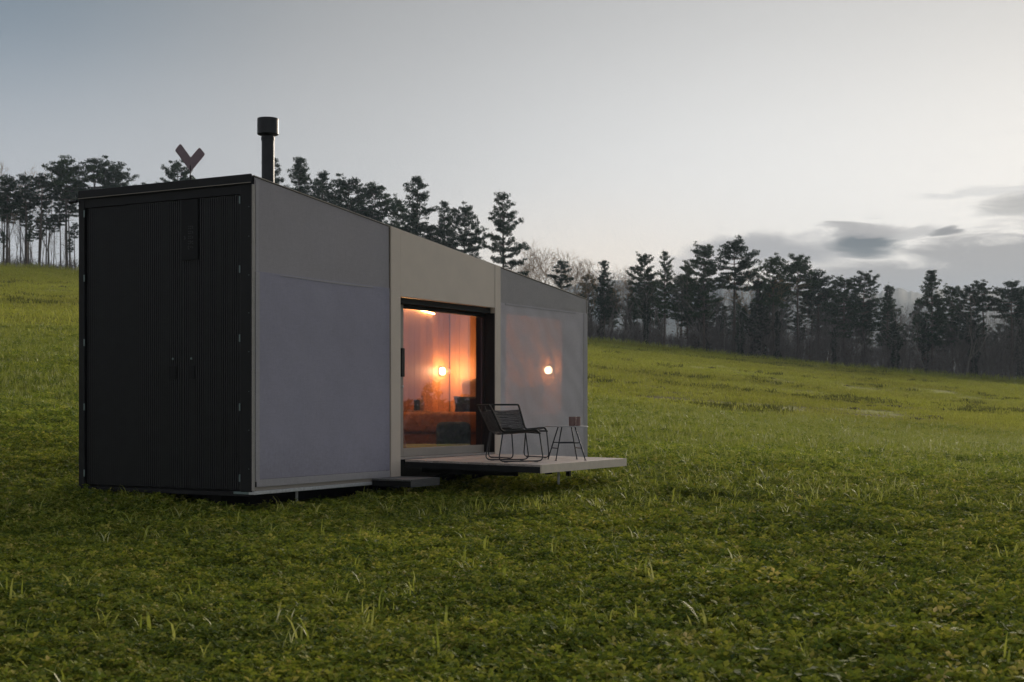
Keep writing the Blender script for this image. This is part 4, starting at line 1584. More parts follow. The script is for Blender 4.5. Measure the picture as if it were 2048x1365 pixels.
def make_pine(seed, H, crown_from, Rmax, shape, pads_per=3.2, lean=0.0, density=36, tuft=0.118):
    rs = np.random.default_rng(seed)
    t = empty('pine_tree')
    m = MB()
    # trunk
    n = 12
    pts, rad = [], []
    bx, by = rs.normal(0, 0.25, 2)
    for i in range(n + 1):
        s = i / n
        pts.append((lean * s * H + bx * math.sin(s * 3.1) * 0.6, by * math.sin(s * 2.6) * 0.6, -0.4 + s * (H * 0.97 + 0.4)))
        rad.append(0.0115 * H * (1 - s) ** 0.8 + 0.03)
    m.tube(pts, rad, 7)

    def trunk_at(z):
        s = min(max(z / H, 0), 0.97)
        return Vector((lean * s * H + bx * math.sin(s * 3.1) * 0.6, by * math.sin(s * 2.6) * 0.6, z))
    cen = []
    z0 = crown_from * H
    z = z0
    while z < H * 0.985:
        s = (z - z0) / (H - z0)
        if shape == 'flat':
            rr = Rmax * (0.55 + 0.75 * math.sin(PI * min(1, 0.25 + s * 0.72)) ** 1.0) * (1 - 0.45 * s ** 3)
        elif shape == 'spire':
            rr = Rmax * (0.62 + 0.5 * math.sin(PI * min(1, 0.2 + s * 0.6))) * (1 - s ** 2.2 * 0.72) * (0.78 + 0.3 * math.sin(z * 2.9 + seed))
        elif shape == 'cone':
            rr = Rmax * (1 - s) ** 0.75 * (0.75 + 0.5 * min(1, s * 5)) + 0.35
        else:
            rr = Rmax * (0.45 + 0.75 * math.sin(PI * min(1, 0.12 + s * 0.8))) * (1 - 0.35 * s ** 4)
        nb = int(rs.integers(4, 7))
        az0 = rs.uniform(0, 2 * PI)
        for k in range(nb):
            if rs.random() < 0.14:
                continue
            az = az0 + 2 * PI * k / nb + rs.normal(0, 0.35)
            ln = rr * rs.uniform(0.55, 1.15)
            up = rs.uniform(-0.12, 0.22) + 0.40 * s
            p0 = trunk_at(z)
            d = Vector((math.cos(az), math.sin(az), 0))
            p1 = p0 + d * ln * 0.5 + Vector((0, 0, ln * up * 0.3))
            p2 = p0 + d * ln + Vector((0, 0, ln * up + 0.15))
            m.tube([p0, p1, p2], [0.035 + 0.012 * ln, 0.03, 0.014], 4, cap=False)
            npad = max(2, int(ln * pads_per * 1.0 + rs.random()))
            for q in range(npad):
                f = 0.32 + 0.72 * (q + rs.random()) / npad
                c = p0.lerp(p1, f * 2) if f < 0.5 else p1.lerp(p2, (f - 0.5) * 2)
                side = Vector((-d.y, d.x, 0)) * rs.normal(0, 0.16 * ln)
                c = c + side + Vector((0, 0, rs.uniform(-0.06, 0.24)))
                pr = rs.uniform(0.22, 0.46)
                k2 = int(density * (pr / 0.33) ** 1.8)
                g = rs.normal(size=(k2, 3))
                g /= np.linalg.norm(g, axis=1, keepdims=True)
                g *= (rs.random((k2, 1)) ** 0.45)
                g *= np.array([pr, pr, pr * 0.60])
                cen.append(g + np.array(c))
        z += rs.uniform(0.42, 0.72) * (0.75 + 0.02 * H)
    # leader tuft
    p = trunk_at(H * 0.97)
    for q in range(3):
        g = rs.normal(size=(40, 3)) * np.array([0.16, 0.16, 0.26])
        cen.append(g + np.array(p) + rs.normal(0, 0.2, 3))
    # dead stubs on the lower trunk
    for k in range(9):
        zz = rs.uniform(0.2 * H, z0)
        az = rs.uniform(0, 2 * PI)
        p0 = trunk_at(zz)
        ln = rs.uniform(0.4, 1.6)
        m.tube([p0, p0 + Vector((math.cos(az) * ln, math.sin(az) * ln, rs.uniform(-0.2, 0.4)))], [0.03, 0.01], 3, cap=False)
    m.build('trunk', MAT['pine_bark'], t)
    v, f = tri_cloud(np.concatenate(cen), tuft, 0.0, rs, 0.62, 1.1)
    me = mesh_from_arrays('crown', v, f)
    me.materials.append(MAT['pine_needles'])
    o = bpy.data.objects.new('crown', me)
    COL.objects.link(o)
    o.parent = t
    t['H'] = H
    return t


def make_bare(seed, H, spread=0.5, depth=5, name='bare_tree', fork=0.32, twig='twig_bark'):
    rs = np.random.default_rng(seed)
    t = empty(name)
    m = MB()
    tw = MB()

    def grow(p, d, ln, r, lev):
        nseg = 3 if lev < 2 else 2
        pts = [p]
        rads = [r]
        q = p
        dd = d.copy()
        for i in range(nseg):
            dd = (dd + Vector(rs.normal(0, 0.10 + 0.04 * lev, 3)) + Vector((0, 0, 0.06))).normalized()
            q = q + dd * ln / nseg
            pts.append(q)
            rads.append(r * (1 - 0.42 * (i + 1) / nseg))
        (m if lev < 2 else tw).tube(pts, rads, 6 if lev == 0 else (4 if lev == 1 else 3), cap=False)
        if lev >= depth:
            return
        nb = 3 if lev < depth - 1 else 4
        for k in range(nb + (2 if lev == 0 else 0)):
            s = 1.0 if k < 2 else rs.uniform(0.35, 0.95)
            if lev == 0 and k >= 2:
                s = rs.uniform(0.45, 0.95)
            idx = s * nseg
            i0 = min(int(idx), nseg - 1)
            b = pts[i0].lerp(pts[i0 + 1], idx - i0)
            side = Vector(rs.normal(0, 1, 3))
            side -= dd * side.dot(dd)
            side.normalize()
            nd = (dd * 1.0 + side * rs.uniform(0.45, 0.95) * spread * 1.5 + Vector((0, 0, 0.18))).normalized()
            grow(b, nd, ln * rs.uniform(0.55, 0.78), max(0.011, r * (1 - 0.42 * s) * rs.uniform(0.5, 0.68)), lev + 1)
    grow(Vector((0, 0, -0.3)), Vector((rs.normal(0, 0.05), rs.normal(0, 0.05), 1)).normalized(), H * fork, 0.011 * H, 0)
    zs = max(v[2] for v in tw.v + m.v)
    k = H / zs
    m.v = [(a * k, b * k, c * k) for a, b, c in m.v]
    tw.v = [(a * k, b * k, c * k) for a, b, c in tw.v]
    m.build('trunk', MAT['grey_bark'], t)
    tw.build('crown', MAT[twig], t)
    t['H'] = H
    return t


def make_ivy(seed, H, w):
    rs = np.random.default_rng(seed)
    t = empty('ivy_clad_tree')
    m = MB()
    m.tube([(0, 0, -0.3), (0.1, 0.05, H * 0.5), (0.0, 0.1, H * 0.98)], [0.22, 0.16, 0.05], 7)
    for k in range(16):
        z = rs.uniform(0.4, 0.97) * H
        az = rs.uniform(0, 2 * PI)
        ln = rs.uniform(0.8, 2.4)
        m.tube([(0.05, 0.05, z), (math.cos(az) * ln * 0.6, math.sin(az) * ln * 0.6, z + ln * 0.5), (math.cos(az) * ln, math.sin(az) * ln, z + ln * 1.1)], [0.05, 0.03, 0.012], 4, cap=False)
    m.build('trunk', MAT['grey_bark'], t)
    n = 1900
    z = rs.uniform(0.02, 0.92, n) ** 0.9 * H
    s = z / H
    rr = w * (0.75 + 0.35 * np.sin(s * 9 + seed) + 0.25 * np.sin(s * 23 + seed * 3)) * (1 - 0.55 * s)
    az = rs.uniform(0, 2 * PI, n)
    r_ = rr * rs.random(n) ** 0.4
    cen = np.stack([np.cos(az) * r_, np.sin(az) * r_, z], 1)
    v, f = tri_cloud(cen, 0.16, 0.2, rs)
    me = mesh_from_arrays('ivy', v, f)
    me.materials.append(MAT['ivy_leaves'])
    o = bpy.data.objects.new('ivy', me)
    COL.objects.link(o)
    o.parent = t
    t['H'] = H
    return t


PINES = {
    'tall': [make_pine(11, 15, 0.34, 2.5, 'oval'), make_pine(12, 15, 0.30, 2.7, 'spire'), make_pine(13, 16, 0.38, 2.5, 'oval'), make_pine(14, 15, 0.32, 2.4, 'spire')],
    'flat': [make_pine(21, 14, 0.60, 2.6, 'flat', pads_per=3.6), make_pine(22, 14, 0.54, 2.9, 'flat', pads_per=3.6), make_pine(23, 13, 0.66, 2.3, 'flat', pads_per=3.6)],
    'cone': [make_pine(31, 14, 0.30, 2.3, 'cone'), make_pine(32, 14, 0.25, 2.6, 'cone')],
    'thin': [make_pine(41, 14, 0.66, 1.7, 'flat', lean=0.03), make_pine(42, 14, 0.72, 1.6, 'flat', lean=-0.04), make_pine(43, 13, 0.6, 1.5, 'oval', lean=0.02)],
}
BARES = [make_bare(51, 13), make_bare(52, 12, spread=0.42), make_bare(53, 13, spread=0.6)]
POLES = [make_bare(61, 12, spread=0.34, depth=4, fork=0.52, twig='brush_bark'), make_bare(62, 11, spread=0.30, depth=4, fork=0.58, twig='brush_bark'), make_bare(63, 12, spread=0.38, depth=4, fork=0.46, twig='brush_bark')]
IVIES = [make_ivy(71, 10, 1.1), make_ivy(72, 9, 0.9), make_ivy(73, 11, 1.3)]
USED = set()


def edge_y(px):
    return float(np.interp(px, [-400, 0, 160, 1170, 2048, 2600], [512, 530, 541, 682, 768, 800]))


def plant(proto, px, Yd, top_py=None, height=None, wide=1.0, label='', cat='tree', group=None):
    x = (px - 1024) / F * Yd
    z = gz(x, Yd)
    if top_py is not None:
        height = CAMZ + (HOR - top_py) / F * Yd - z
    key = proto.name
    if key in USED:
        o = copy_tree(proto)
    else:
        USED.add(key)
        o = proto
    s = height / proto['H']
    o.location = (x, Yd, z)
    o.scale = (s * wide, s * wide, s)
    o.rotation_euler = (0, 0, random.uniform(0, 2 * PI))
    tag(o, label, cat, group)
    return o


def pine(kind, px, top, Yd=184.0, wide=1.0, label='', group='pines along the edge of the wood'):
    L_ = PINES[kind]
    return plant(random.choice(L_), px, Yd, top_py=top, wide=wide, label=label, cat='pine tree', group=group)


# the pines one can tell apart, from left to right
SPEC = [
    ('thin', 14, 352, 184, 1.2, 'slim pine with dense crown at the left edge of the photo'),
    ('thin', 52, 352, 187, 1.3, 'bare-stemmed pine second from the left edge, crown high up'),
    ('thin', 78, 356, 184, 1.2, 'slim pine with a dark crown between the leftmost trunks and the cabin'),
    ('flat', 134, 324, 186, 1.1, 'tall pine with broad dark top just left of the cabin roof corner'),
    ('flat', 186, 322, 190, 1.1, 'pine whose pointed top rises right above the left end of the black roof edge'),
    ('flat', 232, 342, 192, 1.0, 'low rounded pine top above the black roof, left of the rooftop emblem'),
    ('tall', 352, 326, 190, 0.9, 'pine top showing right behind the rooftop emblem'),
    ('tall', 546, 318, 188, 0.95, 'pine top rising directly behind the stove flue'),
    ('cone', 598, 322, 188, 0.85, 'narrow pine top first to the right of the flue'),
    ('tall', 645, 342, 190, 1.1, 'bushy pine top second to the right of the flue'),
    ('flat', 700, 364, 188, 1.2, 'broad dark pine top above the middle of the left fabric'),
    ('flat', 752, 376, 192, 1.1, 'rounded pine top just left of the tall pine above the door'),
    ('tall', 838, 352, 186, 1.25, 'tallest broad pine, standing above the left door post'),
    ('tall', 796, 398, 192, 1.0, 'lower pine tucked against the left of the tallest broad pine'),
    ('tall', 888, 402, 190, 0.9, 'pine with sky showing through, right of the tallest broad pine'),
    ('flat', 932, 418, 188, 0.85, 'sparse pine above the taupe door panel, left of the lone tiered pine'),
    ('cone', 1004, 390, 184, 0.95, 'lone tall tiered pine above the right door post'),
    ('thin', 1122, 522, 184, 1.0, 'small dark pine among bare golden trees above the right fabric'),
    ('tall', 1210, 522, 184, 0.8, 'narrow pine first to the right of the cabin end'),
    ('tall', 1288, 512, 187, 0.95, 'left one of the close pair of pines right of the cabin'),
    ('tall', 1328, 502, 184, 0.85, 'right one of the close pair of pines right of the cabin'),
    ('tall', 1408, 494, 184, 1.05, 'massive dark pine with many tiers, left of the two-stemmed pine'),
    ('tall', 1376, 532, 190, 1.0, 'lower pine leaning into the left side of the massive dark pine'),
    ('flat', 1466, 487, 186, 1.1, 'high-crowned pine with long bare stems beside the massive dark pine'),
    ('flat', 1549, 518, 184, 0.8, 'small umbrella-topped pine on a thin bare stem'),
    ('flat', 1596, 517, 187, 0.95, 'pine with side tiers just right of the small umbrella-topped pine'),
    ('flat', 1638, 548, 190, 1.1, 'rounded pine right of the two umbrella-topped pines'),
    ('tall', 1690, 560, 188, 1.2, 'wide dark pine in the middle of the right wood'),
    ('tall', 1732, 546, 192, 1.1, 'pine with a knobbly top under the dark cloud'),
    ('tall', 1776, 572, 188, 1.0, 'low pine just left of the gap with the blue hill'),
    ('cone', 1864, 545, 186, 0.9, 'pointed tiered pine standing out in the right wood'),
    ('tall', 1905, 576, 190, 1.1, 'dense low pine right of the pointed tiered pine'),
    ('tall', 1938, 574, 186, 1.0, 'twin-topped pine between the pointed pine and the right edge'),
    ('thin', 1972, 568, 188, 1.2, 'loose leafy-topped pine near the right edge'),
    ('flat', 2022, 570, 186, 1.1, 'pine with raised crown next to the right edge of the photo'),
    ('tall', 2050, 582, 190, 1.1, 'rounded dark pine cut by the right edge of the photo'),
]
for (kind, px, top, Yd, wide, lab) in SPEC:
    pine(kind, px, top, Yd, wide, lab)

# pines further back that fill the wood
for i in range(38):
    px = 1185 + i * 24 + random.uniform(-12, 12)
    Yd = random.uniform(193, 212)
    base = edge_y(px)
    pine(random.choice(['tall', 'tall', 'flat', 'tall', 'cone']), px, base - random.uniform(85, 150), Yd, random.uniform(0.9, 1.25), 'lower pine deep in the crowded right wood', 'pines deep in the right wood')
for i in range(9):
    px = 3 + i * 17 + random.uniform(-6, 6)
    Yd = random.uniform(184, 194)
    pine('thin', px, edge_y(px) - random.uniform(85, 165), Yd, random.uniform(0.7, 1.1), 'slender bare-stemmed pine in the thin wood left of the cabin', 'slender pines left of the cabin')
for px in (5, 62, 140, 150):
    pine('thin', px, edge_y(px) - random.uniform(60, 95), 184, 0.9, 'short young pine at the foot of the thin wood left of the cabin', 'young pines left of the cabin')
for i in range(14):
    px = 300 + i * 44 + random.uniform(-12, 12)
    top = np.interp(px, [300, 560, 800, 1000], [372, 375, 440, 480]) + random.uniform(0, 25)
    pine(random.choice(['tall', 'flat']), px, float(top), random.uniform(192, 204), 1.2, 'pine mostly hidden behind the cabin roof', 'pines behind the cabin roof')
# bare trees
BSPEC = [
    (8, 318, 190, 0.9, 'thin bare tree with pale twigs at the left edge of the photo'),
    (56, 324, 192, 0.9, 'bare tree whose twigs rise over the left pines'),
    (96, 318, 192, 0.9, 'bare tree with twigs just left of the broad dark pine top'),
    (1062, 474, 190, 1.2, 'large bare tree glowing gold right beside the lone tiered pine'),
    (1098, 490, 194, 1.1, 'bare golden tree second from the lone tiered pine'),
    (1152, 510, 188, 1.2, 'bare golden tree above the far corner of the cabin'),
    (1184, 514, 194, 1.1, 'bare tree just left of the narrow pine at the cabin end'),
    (1040, 492, 196, 1.1, 'low bare golden tree tucked behind the lone tiered pine'),
    (1128, 500, 198, 1.2, 'faint bare golden tree behind the small dark pine'),
    (1246, 528, 192, 1.2, 'bare tree between the narrow pine and the close pair of pines'),
    (1500, 528, 188, 1.2, 'pale bare tree with fan of twigs left of the umbrella-topped pine'),
]
for (px, top, Yd, wide, lab) in BSPEC:
    plant(random.choice(BARES), px, Yd, top_py=top, wide=wide, label=lab, cat='bare tree', group='bare trees of the wood')
for i in range(84):
    px = 1174 + i * 10.8 + random.uniform(-8, 8)
    plant(random.choice(POLES), px, random.uniform(183.5, 206), height=random.uniform(6.5, 11.5), wide=random.uniform(0.9, 1.4), label='thin leafless tree among the crowded trunks of the right wood', cat='bare tree', group='thin leafless trees in the right wood')
for i in range(10):
    px = 2 + i * 16 + random.uniform(-6, 6)
    plant(random.choice(POLES), px, random.uniform(184, 192), height=random.uniform(6.5, 11), wide=random.uniform(0.7, 1.1), label='thin leafless tree between the pine stems left of the cabin', cat='bare tree', group='thin leafless trees left of the cabin')
for (px, h, w, lab) in [(1203, 9.0, 0.9, 'ivy-covered trunk first to the right of the cabin end'), (1292, 7.0, 0.9, 'ivy-covered trunk under the close pair of pines'),
                        (1404, 9.5, 1.3, 'thick ivy-covered trunk under the massive dark pine'), (1480, 6.2, 1.1, 'short ivy-covered trunk right of the massive dark pine'),
                        (1517, 11.0, 1.6, 'bulky ivy-covered tree left of the umbrella-topped pine'), (1555, 7.0, 0.8, 'slim ivy-covered trunk under the umbrella-topped pine'),
                        (1668, 5.5, 1.0, 'low ivy-covered stump in the middle of the right wood'), (1790, 7.0, 1.6, 'bushy ivy-covered tree below the gap with the blue hill'),
                        (1850, 7.5, 1.2, 'ivy-covered trunk under the pointed tiered pine'), (1948, 8.0, 0.9, 'ivy-covered trunk standing dark near the right edge'),
                        (2040, 8.5, 1.0, 'ivy-covered trunk cut by the right edge of the photo')]:
    plant(random.choice(IVIES), px, random.uniform(183, 186), height=h, wide=w, label=lab, cat='ivy tree', group='ivy covered trees')


def build_brush():
    rs = np.random.default_rng(5)
    m = MB()
    n = 5600
    for i in range(n):
        px = rs.uniform(1150, 2130) if i < n * 0.88 else rs.uniform(-40, 190)
        Yd = rs.uniform(183.2, 200)
        x = (px - 1024) / F * Yd
        z = gz(x, Yd)
        dens = 0.6 + 0.4 * math.sin(px * 0.05) + 0.3 * math.sin(px * 0.013)
        h = rs.uniform(0.9, 3.0) * (0.8 + max(0, dens))
        if px < 1150:
            h *= 0.35
        else:
            h *= 0.7 + 0.9 * (px - 1150) / 900
        lx, ly = rs.normal(0, 0.28 * h, 2)
        m.tube([(x, Yd, z - 0.1), (x + lx * 0.35, Yd + ly * 0.35, z + h * 0.55), (x + lx, Yd + ly, z + h)], [0.026, 0.018, 0.007], 3, cap=False)
        for k in range(2):
            f = rs.uniform(0.3, 0.8)
            sx, sy = rs.normal(0, 0.3 * h, 2)
            m.tube([(x + lx * f, Yd + ly * f, z + h * f), (x + lx * f + sx, Yd + ly * f + sy, z + h * (f + 0.35))], [0.018, 0.006], 3, cap=False)
    o = m.build('undergrowth', MAT['brush_bark'])
    tag(o, 'tangled leafless undergrowth along the foot of the wood', 'undergrowth', kind='stuff')
    cen = []
    for i in range(80):
        px = rs.uniform(1300, 2120)
        Yd = rs.uniform(183.5, 192)
        x = (px - 1024) / F * Yd
        z = gz(x, Yd)
        k = 26
        g = rs.normal(size=(k, 3)) * np.array([0.7, 0.6, 0.75]) + np.array([x, Yd, z + rs.uniform(0.5, 2.6)])
        cen.append(g)
    v, f = tri_cloud(np.concatenate(cen), 0.10, 0.2, rs)
    me = mesh_from_arrays('withered_leaves', v, f)
    me.materials.append(MAT['russet_leaves'])
    o = bpy.data.objects.new('withered_leaves', me)
    COL.objects.link(o)
    tag(o, 'reddish brown withered leaves hanging in the undergrowth of the wood', 'leaves', kind='stuff')


build_brush()


def build_distant_wood():
    # a wood beyond the valley on the right: the photograph shows it only as the dark band mirrored in the door
    rs = np.random.default_rng(17)
    cen = []
    for i in range(300):
        a = rs.uniform(R(36), R(88))
        d = rs.uniform(185, 225)
        x, y = math.sin(a) * d, math.cos(a) * d
        z = gz(x, y)
        h = rs.uniform(4.5, 7.5) + (3.0 if rs.random() < 0.12 else 0.0)
        k = 300
        t_ = rs.random(k) ** 0.8
        r_ = 2.9 * (1.05 - t_) ** 0.45 * np.sqrt(rs.random(k)) + 0.2
        b = rs.uniform(0, 2 * PI, k)
        cen.append(np.stack([x + np.cos(b) * r_, y + np.sin(b) * r_, z + 0.3 + t_ * h], 1))
    v, f = tri_cloud(np.concatenate(cen), 0.52, 0.0, rs, 0.8, 0.3)
    me = mesh_from_arrays('distant_wood', v, f)
    me.materials.append(MAT['pine_needles'])
    o = bpy.data.objects.new('distant_wood', me)
    COL.objects.link(o)
    tag(o, 'dark wood beyond the valley, mirrored in the glass door', 'wood', kind='stuff')


build_distant_wood()

# ------------------------------------------------------------------ crop field and grass
PROTO = bpy.data.collections.new('plant_prototypes')     # not linked: only instanced by the fields below


def proto_obj(name, v, f, m):
    if isinstance(f, list):
        me = bpy.data.meshes.new(name)
        me.from_pydata(v, [], f)
        me.update()
    else:
        me = mesh_from_arrays(name, v, f)
    me.materials.append(MAT[m])
    o = bpy.data.objects.new(name, me)
    return o


def clover_clump(seed, n=22, rad=0.10, hmin=0.03, hmax=0.11):
    rs = np.random.default_rng(seed)
    v, f = [], []
    for i in range(n):
        a = rs.uniform(0, 2 * PI)
        r_ = rad * math.sqrt(rs.random())
        h = rs.uniform(hmin, hmax) * (1.15 - 0.5 * r_ / rad)
        c = np.array([math.cos(a) * r_, math.sin(a) * r_, h])
        # stem
        b = len(v)
        root = np.array([c[0] * 0.35, c[1] * 0.35, -0.01])
        w = np.array([0.0016, 0.0016, 0])
        v += [tuple(root - w), tuple(root + w), tuple(c)]
        f.append((b, b + 1, b + 2))
        tilt = Vector((rs.normal(0, 0.55), rs.normal(0, 0.55), 1)).normalized()
        e1 = tilt.cross(Vector((math.cos(a * 3), math.sin(a * 3), 0.1))).normalized()
        e2 = tilt.cross(e1)
        sz = rs.uniform(0.011, 0.024)
        cc = Vector(c)
        for k in range(3):
            th = a + k * 2 * PI / 3 + rs.normal(0, 0.2)
            d = e1 * math.cos(th) + e2 * math.sin(th)
            sd = e1 * -math.sin(th) + e2 * math.cos(th)
            up = tilt * sz * rs.uniform(0.0, 0.5)
            b = len(v)
            v += [tuple(cc), tuple(cc + d * sz * 0.75 + sd * sz * 0.55 + up), tuple(cc + d * sz * 1.6 + up * 0.6), tuple(cc + d * sz * 0.75 - sd * sz * 0.55 + up)]
            f += [(b, b + 1, b + 2), (b, b + 2, b + 3)]
    return v, f


def grass_tuft(seed, n=9, h=0.18, spread=0.05, w=0.005, bend=0.6):
    rs = np.random.default_rng(seed)
    v, f = [], []
    for i in range(n):
        a = rs.uniform(0, 2 * PI)
        L_ = h * rs.uniform(0.55, 1.15)
        base = np.array([rs.normal(0, spread * 0.4), rs.normal(0, spread * 0.4), -0.01])
        d = np.array([math.cos(a), math.sin(a), 0])
        side = np.array([-d[1], d[0], 0]) * w * rs.uniform(0.7, 1.3)
        bd = bend * rs.uniform(0.3, 1.2)
        p = base.copy()
        ang = rs.uniform(0.02, 0.25)
        ns = 5
        b = len(v)
        for k in range(ns + 1):
            s = k / ns
            ww = side * (1 - s ** 2.2) + side * 0.04
            v += [tuple(p - ww), tuple(p + ww)]
            ang2 = ang + bd * 2.6 * s ** 2.2
            p = p + (d * math.sin(ang2) + np.array([0, 0, math.cos(ang2)])) * L_ / ns
        for k in range(ns):
            f.append((b + 2 * k, b + 2 * k + 1, b + 2 * k + 3, b + 2 * k + 2))
    return v, f


def scatter(name, pts, scl, protos, matlabel, label, cat, seed):
    """one 'stuff' object: points that carry instances of the plant prototypes"""
    rs = np.random.default_rng(seed)
    n = len(pts)
    me = bpy.data.meshes.new(name)
    me.vertices.add(n)
    me.vertices.foreach_set('co', np.asarray(pts, np.float32).ravel())
    a = me.attributes.new('scl', 'FLOAT', 'POINT')
    a.data.foreach_set('value', np.asarray(scl, np.float32))
    a = me.attributes.new('rot', 'FLOAT_VECTOR', 'POINT')
    rot = np.stack([rs.normal(0, 0.10, n), rs.normal(0, 0.10, n), rs.uniform(0, 2 * PI, n)], 1).astype(np.float32)
    a.data.foreach_set('vector', rot.ravel())
    a = me.attributes.new('pick', 'INT', 'POINT')
    a.data.foreach_set('value', rs.integers(0, len(protos), n).astype(np.int32))
    me.update()
    coll = bpy.data.collections.new(name + '_kinds')
    for k, p in enumerate(protos):
        p.name = f'{name}_kind_{k:02d}'
        coll.objects.link(p)
    me.materials.append(MAT[matlabel])
    o = bpy.data.objects.new(name, me)
    COL.objects.link(o)
    ng = bpy.data.node_groups.new(name, 'GeometryNodeTree')
    ng.interface.new_socket('Geometry', in_out='INPUT', socket_type='NodeSocketGeometry')
    ng.interface.new_socket('Geometry', in_out='OUTPUT', socket_type='NodeSocketGeometry')
    N = ng.nodes.new
    gi, go = N('NodeGroupInput'), N('NodeGroupOutput')
    iop = N('GeometryNodeInstanceOnPoints')
    ci = N('GeometryNodeCollectionInfo')
    ci.inputs['Collection'].default_value = coll
    ci.inputs['Separate Children'].default_value = True
    ci.inputs['Reset Children'].default_value = True

    def attr(nm, ty):
        q = N('GeometryNodeInputNamedAttribute')
        q.data_type = ty
        q.inputs['Name'].default_value = nm
        return q.outputs['Attribute']
    ng.links.new(gi.outputs[0], iop.inputs['Points'])
    ng.links.new(ci.outputs[0], iop.inputs['Instance'])
    iop.inputs['Pick Instance'].default_value = True
    ng.links.new(attr('pick', 'INT'), iop.inputs['Instance Index'])
    ng.links.new(attr('rot', 'FLOAT_VECTOR'), iop.inputs['Rotation'])
    ng.links.new(attr('scl', 'FLOAT'), iop.inputs['Scale'])
    ng.links.new(iop.outputs[0], go.inputs[0])
    md = o.modifiers.new('scatter', 'NODES')
    md.node_group = ng
    tag(o, label, cat, kind='stuff')
    return o


def field_points(n, y0, y1, power, seed, umax=0.42, pad=2.0):
    """random ground points inside a wedge in front of the camera (a little wider than the view)"""
    rs = np.random.default_rng(seed)
    t = rs.random(n)
    Y = (y0 ** power + t * (y1 ** power - y0 ** power)) ** (1 / power)
    X = rs.uniform(-1, 1, n) * (umax * Y + pad)
    return X, Y


def outside_cabin(X, Y, m=0.0):
    rx, ry = X - BASE.x, Y - BASE.y
    lx = rx * DX.x + ry * DX.y
    ly = rx * DY.x + ry * DY.y
    return ~((lx > 0.25 - m) & (lx < LEN + m) & (ly > 0.15 - m) & (ly < WID - 0.1 + m))


